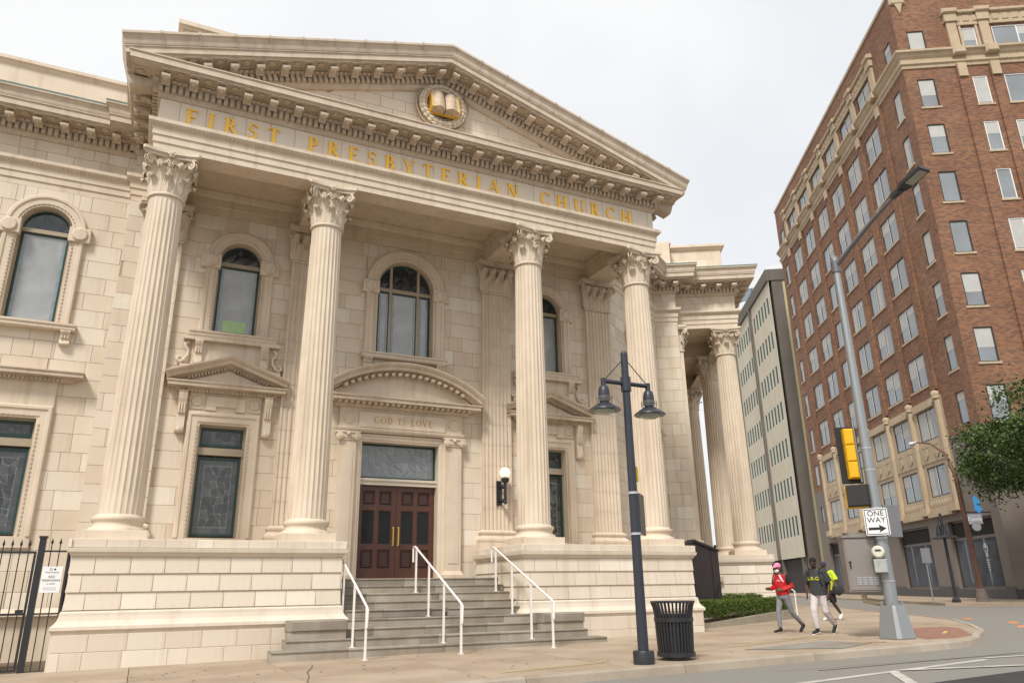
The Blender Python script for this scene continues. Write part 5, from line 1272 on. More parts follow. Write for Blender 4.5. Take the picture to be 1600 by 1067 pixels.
m = MB(); facade(m, 0, BL, 12.2, 33.0, wl_); wallL = bplace(m, 'left_wall', BRICK, bb_, MLf)
top = [(BL-s_-1.15, BL-s_+1.15, 34.3, 36.1, 1) for s_ in bays]+[(BL-s_-.5, BL-s_+.5, 34.3, 36.1, 0) for s_ in (1.5, BL-1.5)]
m = MB(); facade(m, 0, BL, 33.0, 39.0, top); bplace(m, 'attic_wall', BRICK, bb_, MLf)
mid = [(BL-s_-1.22, BL-s_+1.22, z0_, z1_, 1) for s_ in bays for z0_, z1_ in ((6.35, 8.2), (9.8, 11.7))]
m = MB(); facade(m, BL-27.75, BL-3.65, 5.4, 12.2, mid); bplace(m, 'terracotta_wall', TERRA, bb_, MLf)
ends = [(BL-2.0, BL-1.0, 9.9, 11.8, 0), (1.0, 2.0, 9.9, 11.8, 0), (BL-1.85, BL-1.15, 6.6, 8.0, 0), (1.15, 1.85, 6.6, 8.0, 0)]
for a, b in ((0, BL-27.75), (BL-3.65, BL)):
    m = MB(); facade(m, a, b, 9.4, 12.2, ends); bplace(m, 'corner_brick', BRICK, bb_, MLf)
    m = MB(); facade(m, a, b, 5.4, 9.4, ends); bplace(m, 'corner_limestone', LIME, bb_, MLf)
store = [(BL-6.0, BL-.9, .95, 4.75, 2), (BL-13.4, BL-8.6, .95, 4.75, 1), (BL-21, BL-16, .95, 4.75, 1), (BL-28.5, BL-23.5, .95, 4.75, 1)]
m = MB(); facade(m, 0, BL, .0, 5.4, store, .35); bplace(m, 'ground_floor', LIME, bb_, MLf)
gb = MB()
for a, b in ((0, BL-28.6), (BL-23.4, BL-21.1), (BL-15.9, BL-13.5), (BL-8.5, BL-6.1), (BL-.8, BL+.03)): gb.box(a, b, -.05, .02, 0, 1.05)
gb.box(0, BL, -.045, .02, 0, .9); bplace(gb, 'granite_base', GRAN, bb_, MLf)
for i, w in enumerate(wl_+top+mid+ends): win(bb_, MLf, *w[:4], mull=w[4], curtain=True, seed=i, sill=w[3] > 13)
for i, w in enumerate(store):
    a, b, c, d = w[:4]; f = MB(); f.sweep([(0, -.34), (0, -.2), (.1, -.2), (.1, -.34)], [(a, 0, c), (a, 0, d), (b, 0, d), (b, 0, c)], Ny, closed=True); f.box(a, b, .2, .34, 3.62, 3.78)
    sw = bplace(f, 'store_window', mat('bronze_store_frame', (.10, .075, .06), .4, metal=.3), bb_, MLf)
    p = MB(); p.box(a+.1, b-.1, .27, .29, c+.1, 3.62); bplace(p, 'pane', WGLD, sw, MLf)
    p = MB(); p.box(a+.1, b-.1, .26, .28, 3.78, d-.1); bplace(p, 'dark_panel', DARKI, sw, MLf)
    cu_ = MB(); nF = int((b-a-.3)/.11)
    for k in range(nF):
        if 7 < k % 19 < 10: continue
        x = a+.15+(b-a-.3)*k/nF; cu_.add([(x, .262, c+.12), (x+.055, .235, c+.12), (x+.11, .262, c+.12), (x, .262, 3.6), (x+.055, .235, 3.6), (x+.11, .262, 3.6)], [(0, 1, 4, 3), (1, 2, 5, 4)])
    tag(bplace(cu_, 'curtain', mat('blue_grey_curtain', (.085, .095, .115), .7, var=.4, vscale=2), sw, MLf), kind='stuff')
# skeleton decoration painted on the near store window: pale skull, ribs
sk = MB(); SKM = mat('pale_decal', (.42, .42, .40), .6); sx = BL-2.55
sk.ball((sx, .2, 3.05), .24, .02, .30, 14, 8); sk.box(sx-.13, sx+.13, .19, .21, 2.62, 2.84); sk.box(sx-.02, sx+.02, .19, .21, 1.75, 2.65)
for k in range(5): sk.box(sx-.2+.02*k, sx+.2-.02*k, .19, .21, 2.42-.13*k, 2.47-.13*k)
skel = tag(bplace(sk, 'skeleton_decoration', SKM, None, MLf), 'pale skeleton decoration behind the corner store window', 'decoration')
ey = MB(); [ey.ball((sx+q*.095, .18, 3.02), .065, .012, .075, 10, 6) for q in (-1, 1)]; ey.box(sx-.03, sx+.03, .17, .19, 2.83, 2.9); bplace(ey, 'eye_sockets', BLACK, skel, MLf)
# terracotta dressings of the left face
for k, s_ in enumerate(piers):
    x = BL-s_
    q = MB(); q.tube([(x, .03, 5.5), (x, .03, 12.3)], .24, 14); q.lathe([(.27, 12.0), (.30, 12.05), (.27, 12.15), (.31, 12.25), (.31, 12.4), (.25, 12.48), (.15, 12.55)], 14, Matrix.Translation((x, -.02, 0))); q.box(x-.42, x+.42, -.38, 0, 5.3, 5.75); bplace(q, 'terracotta_pier', TERRA, bb_, MLf, 40)
    q = MB(); q.box(x-.36, x+.36, -.14, .0, 12.6, 33.0); bplace(q, 'brick_pier', BRICK, bb_, MLf)
    q = MB(); q.box(x-.3, x+.3, -.16, 0, 34.3, 36.4); q.box(x-.4, x+.4, -.26, 0, 36.4, 37.0); q.cbox(x-.5, x+.5, -.4, 0, 37.0, 37.35, .08); q.cbox(x-.42, x+.42, -.48, 0, 33.7, 34.3, .1); bplace(q, 'attic_pilaster', TERRA, bb_, MLf); q = MB(); q.box(x-.28, x+.28, -.24, -.1, 32.3, 33.1); bplace(q, 'pendant', TERRA, bb_, MLf)
for k, s_ in enumerate(bays):
    x = BL-s_
    q = MB(); q.box(x-1.6, x+1.6, -.06, 0, 8.45, 9.6)
    for j in (-.75, .75): q.prism([(x+j-.3, 9.35), (x+j-.3, 8.9), (x+j, 8.62), (x+j+.3, 8.9), (x+j+.3, 9.35)], -.12, -.05); q.box(x+j-.42, x+j+.42, -.09, -.05, 9.42, 9.5)
    bplace(q, 'spandrel', TERRA, bb_, MLf)
    q = MB(); q.box(x-1.5, x+1.5, -.14, 0, 11.75, 11.95); q.box(x-1.6, x+1.6, -.08, 0, 11.95, 12.25); bplace(q, 'lintel', TERRA, bb_, MLf)
    q = MB(); q.box(x-1.6, x+1.6, -.18, 0, 5.42, 5.6); q.box(x-1.55, x+1.55, -.08, 0, 5.6, 6.3)
    for j in range(8): q.ball((x-1.3+.37*j, -.08, 5.95), .13, .05, .2, 6, 4)
    q.box(x-1.6, x+1.6, -.3, 0, 5.15, 5.42); bplace(q, 'ledge_spandrel', TERRA, bb_, MLf)
    q = MB(); q.box(x-1.65, x+1.65, -.12, 0, 36.15, 36.35); q.box(x-1.65, x+1.65, -.10, 0, 36.35, 37.0); q.cbox(x-1.65, x+1.65, -.28, 0, 37.0, 37.25, .06)
    for j in range(5): q.cbox(x-1.3+.65*j-.25, x-1.3+.65*j+.25, -.15, -.1, 36.42, 36.92, .05)
    bplace(q, 'attic_frieze', TERRA, bb_, MLf)
bandp = [(0, 33.0), (.08, 33.02), (.1, 33.2), (.2, 33.3), (.2, 33.42), (.1, 33.45), (.1, 33.7), (.22, 33.85), (.3, 34.0), (.42, 34.1), (.42, 34.25), (.0, 34.32)]
far = BC+VV*BL; rb_ = BC+UV*RW
q = MB(); q.sweep(bandp, [tuple(far), tuple(BC), tuple(rb_)]); q.build('band_cornice', TERRA, bb_, recalc=True)
q = MB(); q.sweep([(-.4, 38.9), (.06, 38.9), (.06, 39.15), (-.4, 39.15)], [tuple(far+VV*.1), tuple(BC), tuple(rb_)]); q.build('coping', TERRA, bb_)
q = MB(); q.cbox(-.9, .12, -.16, .2, 38.2, 39.3, .1); q.prism([(-.6, 38.25), (-.35, 37.4), (-.1, 38.25)], -.12, .1); bplace(q, 'corner_crest', TERRA, bb_, MRt @ Matrix.Translation((.9, 0, 0)))
q = MB(); q.sweep([(0, 9.1), (.05, 9.12), (.05, 9.3), (.1, 9.4), (.0, 9.48)], [tuple(BC+VV*3.65), tuple(BC), tuple(rb_)]); 
q.build('limestone_string', LIME, bb_)
for j in range(14):
    z_ = MB(); z_.prism([(-.12, 8.75), (.12, 8.75), (.12, 8.95), (0, 9.06), (-.12, 8.95)], -.05, .01); bplace(z_, 'frieze_ornament', mat('pale_limestone', (.32, .28, .25), .7), bb_, (MLf @ Matrix.Translation((BL-.25-.33*j, 0, 0))) if j < 10 else (MRt @ Matrix.Translation((.3+.35*(j-10), 0, 0))))
# right face
rw_ = []
for zt_ in [11.8]+rows_up: rw_ += [(.72, 1.80, zt_-H, zt_, 0, False), (4.15, 5.05, zt_-H, zt_, 0, True), (6.1, 9.2, zt_-H, zt_, 1, True), (10.3, 11.2, zt_-H, zt_, 0, True), (12.9, 14.0, zt_-H, zt_, 0, False)]
rt_ = [(.72, 1.80, 34.32, 36.0, 0, False), (4.15, 5.05, 34.32, 36.0, 0, True), (6.1, 9.2, 34.32, 36.0, 1, True), (10.3, 11.2, 34.32, 36.0, 0, True)]
m = MB(); facade(m, 0, RW, 9.4, 33.0, [w[:4] for w in rw_]); bplace(m, 'right_wall', BRICK, bb_, MRt)
m = MB(); facade(m, 0, RW, 33.0, 39.0, [w[:4] for w in rt_]); bplace(m, 'attic_wall', BRICK, bb_, MRt)
m = MB(); facade(m, 0, RW, 0, 9.4, [(3.2, 8.5, .9, 4.7)], .3); bplace(m, 'ground_floor', LIME, bb_, MRt)
q = MB(); q.box(3.2, 8.5, .2, .3, .9, 4.7); bplace(q, 'store_window', WGLD, bb_, MRt)
q = MB(); q.box(0, RW, -.045, .02, 0, .9); bplace(q, 'granite_base', GRAN, bb_, MRt)
for i, w in enumerate(rw_+rt_): win(bb_, MRt, *w[:4], mull=w[4], white=w[5], seed=i, sill=w[3] < 34)
for x in (3.55, 5.6, 9.75, 11.75):
    q = MB(); q.box(x-.3, x+.3, -.14, 0, 9.5, 33.0); bplace(q, 'brick_pier', BRICK, bb_, MRt)
    q = MB(); q.box(x-.3, x+.3, -.18, 0, 34.3, 36.4); q.box(x-.4, x+.4, -.28, 0, 36.4, 37.0); q.cbox(x-.5, x+.5, -.42, 0, 37.0, 37.4, .08); q.cbox(x-.42, x+.42, -.5, 0, 33.7, 34.35, .1); bplace(q, 'attic_pilaster', TERRA, bb_, MRt); q = MB(); q.box(x-.28, x+.28, -.26, -.1, 32.1, 33.1); bplace(q, 'pendant', TERRA, bb_, MRt)
q = MB(); q.box(3.3, 12.0, -.12, 0, 36.15, 37.0); q.cbox(3.3, 12.0, -.3, 0, 37.0, 37.28, .06)
for j in range(13): q.cbox(3.95+.62*j-.22, 3.95+.62*j+.22, -.17, -.11, 36.38, 36.9, .05)
q.box(4.0, 4.15, -.08, 0, 34.3, 36.15); q.box(5.05, 5.2, -.08, 0, 34.3, 36.15); bplace(q, 'attic_frieze', TERRA, bb_, MRt)
q = MB(); q.prism_z([tuple((BC+VV*.3+UV*.3)[:2]), tuple((BC+VV*.3+UV*RW)[:2]), tuple((BC+VV*BL+UV*RW)[:2]), tuple((BC+VV*BL+UV*.3)[:2])], 0, 38.8); q.build('roof_and_core', mat('dark_core', (.05, .04, .035), .9), bb_)
# blade sign on the corner
bs = empty('blade_sign', tuple(BC+VV*.3-UV*.5+Vector((0, 0, 4.2))), 'small hanging bar sign with blue arrow on the corner of the brick building', 'sign')
Mbs = frame(BC+VV*.9-UV*1.35, UV)
q = MB(); q.box(0, 1.35, -.03, .03, 4.86, 4.92); q.build('bracket_arm', DARKM, bs, Mbs)
q = MB(); q.cbox(.05, .85, -.05, .05, 4.25, 4.78, .02); q.lathe([(.22, -.05), (.22, .05)], 18, Matrix.Translation((.48, 0, 4.12)) @ Matrix.Rotation(PI/2, 4, 'X')); q.build('panel', mat('grey_sign_face', (.30, .31, .34), .4), bs, Mbs)
place(text_mesh('Cercle', .26, SIGNW, .005), 'lettering', bs, Mbs @ Matrix.Translation((.45, -.056, 4.52)) @ TXT)
q = MB(); q.prism([(.6, 5.75), (.6, 5.1), (.5, 5.1), (.75, 4.82), (1.0, 5.1), (.88, 5.1), (.88, 5.5), (.72, 5.75)], -.04, .04); q.build('arrow', mat('bright_blue_sign', (.05, .28, .62), .4), bs, Mbs)

# ================================================================== WHITE OFFICE BLOCK + TOWERS BEHIND
WC = Vector((60.755, 58.0, 0)); MWo = frame(WC+VV*48, -VV); WL = 48.
WPAN = mat('cream_precast_panel', (.60, .545, .43), .75, var=.15, vscale=.4, streak=.35); WDK = mat('dark_brown_concrete', (.15, .13, .11), .8, var=.25, vscale=.5); WYE = mat('yellowish_render', (.50, .45, .27), .8, var=.1)
wbd = empty('office_block', tuple(WC), 'cream panelled office block with dark concrete corner beyond the brick building', 'building')
trow = [8.2+4.1*k for k in range(7)]; ww = []
for b0 in (.9, 11.0, 21.1, 31.2):
    for zt_ in trow:
        for k in range(6): s_ = b0+.25+1.36*k; ww.append((WL-s_-.74, WL-s_, zt_-2.0, zt_))
m = MB(); facade(m, 0, WL, 4.0, 34.4, ww, .035); bplace(m, 'panel_wall', WPAN, wbd, MWo)
glz = MB().box(0, .74, .03, .06, 0, 2.0).mesh('window', mat('teal_glass', (.085, .14, .145), .7, spec=.02, var=.3, vscale=.3))
for w in ww: place(glz, 'window', wbd, MWo @ Matrix.Translation((w[0], 0, w[2])))
jt = MB()
for zt_ in trow:
    for b0 in (.9, 11.0, 21.1, 31.2):
        for k in range(6):
            s_ = b0+.25+1.36*k+.99
            jt.box(WL-s_-.02, WL-s_+.02, -.012, .01, zt_+.05, zt_+2.05)
tag(bplace(jt, 'panel_joints', mat('panel_joint', (.40, .35, .27), .8), wbd, MWo), kind='stuff')
for s_ in (9.7, 19.8, 29.9, 40): q = MB(); q.box(WL-s_-.3, WL-s_+.3, -.25, .02, 4.0, 34.4); bplace(q, 'fin', WDK, wbd, MWo)
q = MB(); q.box(0, WL+.0, -.25, 3, 34.4, 35.8); bplace(q, 'roof_cap', WDK, wbd, MWo)
MWf = frame(WC, UV); q = MB(); q.box(.3, 1.5, -.06, .5, 0, 34.4); q.box(.1, 8, -.15, .6, 34.38, 35.75)
for z_ in (8, 12.1, 16.2, 20.3, 24.4, 28.5, 32.6): q.box(.29, 1.51, -.07, .4, z_, z_+.06)
bplace(q, 'corner_pier', WDK, wbd, MWf)
q = MB(); q.box(1.5, 10, -.03, .5, 0, 34.38); bplace(q, 'side_wall', WYE, wbd, MWf)
q = MB(); q.prism_z([tuple((WC+VV*.4+UV*.35)[:2]), tuple((WC+VV*.4+UV*9.5)[:2]), tuple((WC+VV*47+UV*9.5)[:2]), tuple((WC+VV*47+UV*.35)[:2])], 0, 34.3); q.build('core', mat('dark_core', (.05, .04, .035), .9), wbd)
q = MB(); q.box(0, WL, 1.2, 1.6, .2, 4.0); bplace(q, 'recessed_base', mat('dark_recess', (.03, .028, .026), .7), wbd, MWo)
for k in range(6): q = MB(); q.box(WL-1-8*k-.5, WL-1-8*k+.0, 0, .5, .2, 4.0); bplace(q, 'base_column', WDK, wbd, MWo)
# low wall / rail in front of the recess
for nm, brg0, brg1, D_, z0_, z1_, lab in (('pale_tower', 41.5, 46.2, 150, 0, 63.0, 'pale glass and concrete tower rising behind the cream office block'), ('white_tower', 46.2, 52, 190, 0, 80.5, 'white tower top showing above the dark roof of the office block')):
    a_ = math.radians(brg0); b_ = math.radians(brg1); A = Vector((math.sin(a_), math.cos(a_), 0))*D_; B_ = Vector((math.sin(b_), math.cos(b_), 0))*D_; Mt = frame(A, B_-A); L_ = (B_-A).length
    e = empty(nm, tuple(A), lab, 'building'); q = MB(); q.box(0, L_, 0, 14, 0, z1_-6.5); q.box(.3, L_, .8, 14, z1_-3.5, z1_); bplace(q, 'walls', mat('pale_concrete', (.60, .62, .63), .7), e, Mt)
    q = MB(); q.box(.2, L_-.2, .6, 13, z1_-6.5, z1_-3.5); bplace(q, 'glass_band', mat('blue_glass_band', (.16, .22, .28), .1, spec=.9), e, Mt)
    for k in range(int(L_/2.2)): q = MB(); q.box(2.2*k+.3, 2.2*k+.42, .5, .6, z1_-6.5, z1_-3.5); bplace(q, 'mullion', FRD, e, Mt)
    for z_ in range(8, int(z1_-8), 4): q = MB(); q.box(.5, L_-.5, -.03, .02, z_, z_+1.8); bplace(q, 'window_band', mat('blue_glass_band', (.16, .22, .28), .1), e, Mt)

# ================================================================== TRAFFIC POLE AND ITS THINGS
SX, SY = 14.71, 11.81; gs = gz(SX)
sp_ = empty('signal_pole', (SX, SY, gs), 'grey galvanised signal pole with curved lamp arm on the street corner', 'pole')
q = MB(); V = []
for h_, w_ in ((0, .275), (.03, .285), (.62, .2), (.68, .19)): V += [(SX+a*w_, SY+b*w_, gs+h_) for a, b in ((-1, -.75), (-.75, -1), (.75, -1), (1, -.75), (1, .75), (.75, 1), (-.75, 1), (-1, .75))]
q.add(V, [(j*8+i, j*8+(i+1) % 8, j*8+8+(i+1) % 8, j*8+8+i) for j in range(3) for i in range(8)]+[tuple(range(24, 32))]); q.build('base', GALV, sp_, recalc=True)
for a, b in ((-.14, -.14), (.14, -.14), (.14, .14), (-.14, .14)): q = MB(); q.tube([(SX+a, SY+b, gs+.66), (SX+a, SY+b, gs+.76)], .028, 6); q.build('bolt', GALV, sp_)
q = MB(); q.tube([(SX, SY, gs+.66), (SX, SY, 9.05)], [.138, .078], 18); q.ball((SX, SY, 9.05), .085, .085, .05, 12, 4); q.build('shaft', GALV, sp_, smooth=40)
ad = Vector((-.02, -1, 0)).normalized(); P0 = Vector((SX, SY, 8.8))
q = MB(); q.tube([P0, P0+ad*.5+Vector((0, 0, .30)), P0+ad*1.2+Vector((0, 0, .68)), P0+ad*1.75+Vector((0, 0, .93)), P0+ad*2.0+Vector((0, 0, 1.03))], [.06, .055, .048, .042, .04], 10); q.tube([(SX, SY, 8.65), (SX, SY, 8.95)], .11, 12); q.build('lamp_arm', mat('dark_grey_arm', (.16, .16, .175), .4, metal=.4), sp_, smooth=45)
Ml = Matrix.Translation(P0+ad*1.95+Vector((0, 0, 1.02))) @ Matrix((Vector((-ad.y, ad.x, 0)), ad, Vector((0, 0, 1)))).transposed().to_4x4() @ Matrix.Rotation(.28, 4, 'X')
q = MB(); q.box(-.06, .06, -.1, .2, -.05, .06); q.prism_z([(-.09, .15), (.09, .15), (.17, .3), (.17, .85), (-.17, .85), (-.17, .3)], -.03, .05); lu = q.build('luminaire', DARKM, sp_, Ml)
q = MB(); q.box(-.13, .13, .38, .8, -.04, -.028); q.build('led_panel', mat('led_lens', (.35, .34, .28), .3), lu, Ml)
for z_ in (4.25, 3.75, 2.9, 2.25, 1.35): q = MB(); q.tube([(SX, SY, z_-.012), (SX, SY, z_+.012)], .145-.0070*z_+.006, 16); q.build('band', mat('bright_band', (.55, .56, .58), .35, metal=.6), sp_)
vdir = Vector((SX, SY, 0)).normalized(); vr = Vector((vdir.y, -vdir.x, 0))     # image-right at the pole
ts = empty('traffic_signal', (SX-.5, SY, 3.5), 'yellow three-section traffic signal with black backplate, seen from behind', 'traffic signal')
cS = Vector((SX, SY, 0))-vr*.36; Mt = frame(cS, (vr+vdir*.35)) 
YEL = mat('signal_yellow', (.78, .42, .01), .4, var=.1, vscale=4)
q = MB(); q.cbox(-.24, .24, .06, .075, 3.48, 4.80, .01); q.build('backplate', BLACK, ts, Mt)
for k in range(3): q = MB(); q.cbox(-.10, .12, -.13, .06, 3.58+.385*k, 3.58+.385*k+.378, .03); q.build('section', YEL, ts, Mt)
q = MB(); q.tube([(.17, -.02, 3.5), (.17, -.02, 4.95)], .022, 8); q.tube([(.17, -.02, 4.2), (.36, .0, 4.2)], .025, 8); q.build('mount', GALV, ts, Mt)
ps = empty('pedestrian_signal', (SX-.45, SY, 2.9), 'black pedestrian signal with yellow case below the traffic signal', 'pedestrian signal')
cP = Vector((SX, SY, 0))-vr*.33-vdir*.05; Mp = frame(cP, (vr-vdir*.18))
q = MB(); q.cbox(-.27, .2, .0, .24, 2.93, 3.42, .03); q.build('case', YEL, ps, Mp)
q = MB(); q.cbox(-.22, .25, -.10, .0, 2.95, 3.43, .02); vis = q.build('visor', BLACK, ps, Mp)
q = MB()
for k in range(14): q.box(-.2+.031*k, -.19+.031*k, -.108, -.10, 2.98, 3.40); q.box(-.2, .23, -.106, -.10, 2.99+.03*k, 2.996+.03*k)
tag(q.build('visor_grid', mat('grid_grey', (.06, .055, .055), .5), vis, Mp, recalc=False), kind='stuff')
ow = MB(); Mo = frame(Vector((SX, SY, 0))-vdir*.22-vr*.03, vr-vdir*.12) @ Matrix.Translation((0, 0, 2.58)) @ Matrix.Diagonal((.82, 1, .82, 1)) @ Matrix.Translation((0, 0, -2.6))
ow.prism([(-.30+.03, 2.26), (.30-.03, 2.26), (.30, 2.29), (.30, 2.94), (.27, 2.97), (-.27, 2.97), (-.30, 2.94), (-.30, 2.29)], -.01, .0)
ows = tag(ow.build('one_way_sign', SIGNW, None, Mo), 'white one way sign with black arrow on the signal pole', 'sign')
q = MB(); q.sweep([(0, .011), (0, .014), (.018, .014), (.018, .011)], [(-.275, 0, 2.285), (-.275, 0, 2.945), (.275, 0, 2.945), (.275, 0, 2.285)], Ny, closed=True, caps=False); q.build('border', BLACK, ows, Mo)
for body, z_ in (('ONE', 2.83), ('WAY', 2.655)): place(text_mesh(body, .195, BLACK, .002), 'lettering', ows, Mo @ Matrix.Translation((0, -.013, z_)) @ TXT)
q = MB(); q.prism([(-.22, 2.40), (.06, 2.40), (.03, 2.33), (.22, 2.435), (.03, 2.54), (.06, 2.47), (-.22, 2.47)], -.014, -.011); q.build('arrow', BLACK, ows, Mo)
sg2 = MB(); Mo2 = frame(Vector((SX, SY, 0))+vr*.16+vdir*.1, vr+vdir*1.4); sg2.cbox(-.05, .5, -.01, .01, 2.28, 2.98, .003); tag(sg2.build('reversed_sign', mat('sign_back_grey', (.22, .22, .23), .4, metal=.4), None, Mo2), 'grey back of a second sign on the far side of the signal pole', 'sign')
em = empty('electric_meter', (SX-.15, SY-.15, 1.6), 'round electric meter with small box strapped to the signal pole', 'meter')
Mm = frame(Vector((SX, SY, 0))-vdir*.2-vr*.10, vr)
q = MB(); q.lathe([(.001, .11), (.10, .11), (.13, .08), (.14, .0), (.14, -.05)], 20, Matrix.Translation((0, 0, 1.95)) @ Matrix.Rotation(PI/2, 4, 'X')); q.build('meter_dial', mat('meter_glass', (.62, .60, .48), .2, spec=.8), em, Mm, smooth=40)
q = MB(); q.box(-.06, .06, -.125, -.11, 1.97, 2.0); q.build('display', BLACK, em, Mm)
q = MB(); q.cbox(-.12, .14, -.1, .04, 1.52, 1.80, .01); q.box(-.05, .05, -.03, .05, 1.8, 1.86); q.build('box', mat('meter_box_grey', (.40, .42, .40), .45, var=.3, vscale=9), em, Mm)
cb = empty('control_cabinet', (13.9, 11.9, 1.1), 'large grey metal control cabinet mounted on the signal pole', 'cabinet')
fx = (vr*.96+vdir*.28).normalized(); Mc = frame(Vector((SX, SY, 0))-vr*.98-vdir*.2, fx)
CABM = mat('weathered_aluminium', (.30, .275, .255), .45, metal=.35, var=.45, vscale=1.6, col2=(.38, .355, .335), fine=.2)
q = MB(); q.cbox(.2, .98, -.02, .42, 1.12, 2.28, .01); q.box(.18, 1.0, -.06, .44, 2.28, 2.33); q.box(.35, .85, .0, .4, 2.33, 2.38); q.build('case', CABM, cb, Mc)
q = MB(); q.cbox(.23, .93, -.04, -.018, 1.16, 2.24, .008); dr_ = q.build('cabinet_door', CABM, cb, Mc)
q = MB(); q.tube([(.28, -.06, 1.62), (.28, -.06, 1.74)], .015, 6); q.ball((.28, -.05, 1.76), .03, .02, .03, 8, 5); q.build('handle', DARKM, dr_, Mc)
for a in range(4):
    for k in range(5): q = MB(); q.box(.38+.115*a, .47+.115*a, -.052, -.04, 1.28+.035*k, 1.30+.035*k); q.build('vent_louvre', mat('bright_band', (.55, .56, .58), .35), dr_, Mc)
q = MB(); q.tube([(.55, .25, 1.12), (.55, .25, .95), (.8, .25, .9), (1.12, .22, .9)], .07, 10); q.build('conduit', mat('beige_box', (.45, .37, .27), .6), cb, Mc, smooth=45)
q = MB(); q.box(.9, 1.2, .1, .3, 1.28, 1.36); q.box(.9, 1.2, .1, .3, 2.0, 2.08); q.build('pole_bracket', GALV, cb, Mc)

# ================================================================== FAR LAMP, BROWN LIGHT POLE, POST, TREE
fx_, fy_ = 35.3, 24.75; gf = gz(fx_); fl = empty('street_lamp', (fx_, fy_, gf), 'distant black double-headed street lamp in front of the store windows', 'street lamp')
q = MB(); q.tube([(fx_, fy_, gf), (fx_, fy_, gf+4.15)], [.09, .06], 10); q.lathe([(.2, 0), (.2, .12), (.1, .25)], 10, Matrix.Translation((fx_, fy_, gf))); q.build('pole', DARKM, fl)
for s in (-1, 1):
    d_ = VV*.45*s; q = MB(); q.tube([(fx_, fy_, gf+3.6), Vector((fx_, fy_, gf+3.6))+d_], .04, 6); q.tube([(fx_, fy_, gf+4.1), Vector((fx_, fy_, gf+3.62))+d_], .012, 5); q.build('arm', DARKM, fl)
    q = MB(); q.lathe([(.1, 3.55), (.14, 3.3), (.16, 3.12), (.44, 2.98), (.44, 2.95), (.1, 2.97)], 14, Matrix.Translation((fx_+d_.x, fy_+d_.y, gf))); q.build('lamp_head', DARKM, fl)
bx_, by_ = 36.6, 24.3; gb_ = gz(bx_); bp = empty('light_pole', (bx_, by_, gb_), 'rust brown pole with curved arm and white cobra-head lamp under the tree', 'light pole')
BRP = mat('rust_brown_paint', (.16, .075, .055), .55, var=.3, vscale=4); dv = VV
q = MB(); q.tube([(bx_, by_, gb_+.3), Vector((bx_, by_, gb_+6.0))-UV*.1, Vector((bx_, by_, gb_+7.2))-UV*.2+dv*.4, Vector((bx_, by_, gb_+7.9))-UV*.4+dv*1.4, Vector((bx_, by_, gb_+8.15))-UV*.6+dv*2.4], [.15, .11, .07, .05, .04], 10); q.build('shaft', BRP, bp, smooth=45)
q = MB(); q.lathe([(.30, 0), (.26, .3), (.20, .55), (.16, .6)], 10, Matrix.Translation((bx_, by_, gb_))); q.build('base', mat('flaking_base', (.20, .16, .14), .7, var=.5, vscale=6), bp)
hp = Vector((bx_, by_, gb_+8.15))-UV*.6+dv*2.4; q = MB(); q.ball(tuple(hp-UV*.1+dv*.35+Vector((0, 0, -.02))), .17, .17, .10, 12, 6); q.tube([hp, hp+dv*.5-UV*.12], [.06, .12], 8); q.build('lamp_head', mat('white_lamp_housing', (.62, .63, .64), .4), bp, smooth=45)
px_, py_ = 34.4, 25.3; po = empty('sign_post', (px_, py_, gz(px_)), 'thin grey sign post standing before the store window with curtains', 'sign post')
q = MB(); q.tube([(px_, py_, gz(px_)), (px_, py_, 2.9)], .035, 6); q.build('post', GALV, po); q = MB(); q.box(-.2, .2, -.015, .015, 2.2, 2.9); q.build('sign_back', mat('sign_back_grey', (.22, .22, .23), .4, metal=.4), po, frame((px_, py_-.05, 0), (.6, -.8)))

def tree(loc, zc, rx, rz, nleaf, lab, seed):
    rnd = random.Random(seed); x, y = loc; g_ = gz(x); e = empty('oak_tree', (x, y, g_), lab, 'tree')
    BARK = mat('bark', (.09, .07, .055), .9, var=.4, vscale=5); LEAF = mat('oak_leaf', (.028, .055, .012), .55, tint=1., col2=(.10, .15, .03), spec=.35)
    q = MB(); q.tube([(x, y, g_-.1), (x+.1, y, g_+1.5), (x-.1, y+.1, g_+3.2), (x, y, zc-1)], [.30, .24, .20, .14], 10); q.build('trunk', BARK, e, smooth=45)
    cl_ = []; br = MB()
    for k in range(85):
        d = Vector((rnd.gauss(0, 1), rnd.gauss(0, 1), rnd.gauss(0, .8))).normalized(); r = rnd.uniform(.45, 1.)**.6
        cl_.append((Vector((x+d.x*rx*r, y+d.y*rx*r, zc+d.z*rz*r)), rnd.uniform(.55, 1.05)))
    for c, r in cl_[:45]: br.tube([(x, y, zc-1.6), Vector((x, y, zc-.8)).lerp(c, .5)+Vector((0, 0, .2)), c], [.09, .05, .015], 5)
    tag(br.build('branches', BARK, e, recalc=False), kind='stuff')
    m = MB()
    for c, r in cl_:
        for k in range(nleaf//len(cl_)):
            d = Vector((rnd.gauss(0, 1), rnd.gauss(0, 1), rnd.gauss(0, .75))); p = c+d*r*.5; s = rnd.uniform(.05, .11)
            nrm = Vector((rnd.gauss(0, 1), rnd.gauss(0, 1), rnd.gauss(.6, 1))).normalized(); u_ = nrm.orthogonal().normalized(); v_ = nrm.cross(u_)
            m.add([p-u_*s, p-v_*s*.5, p+u_*s, p+v_*s*.5], [(0, 1, 2, 3)], rnd.random()**1.5)
    tag(m.build('crown', LEAF, e, recalc=False), kind='stuff')
tree((37.6, 18.6), 7.3, 4.9, 2.9, 46000, 'dark green oak tree overhanging the pavement at the right edge', 4)
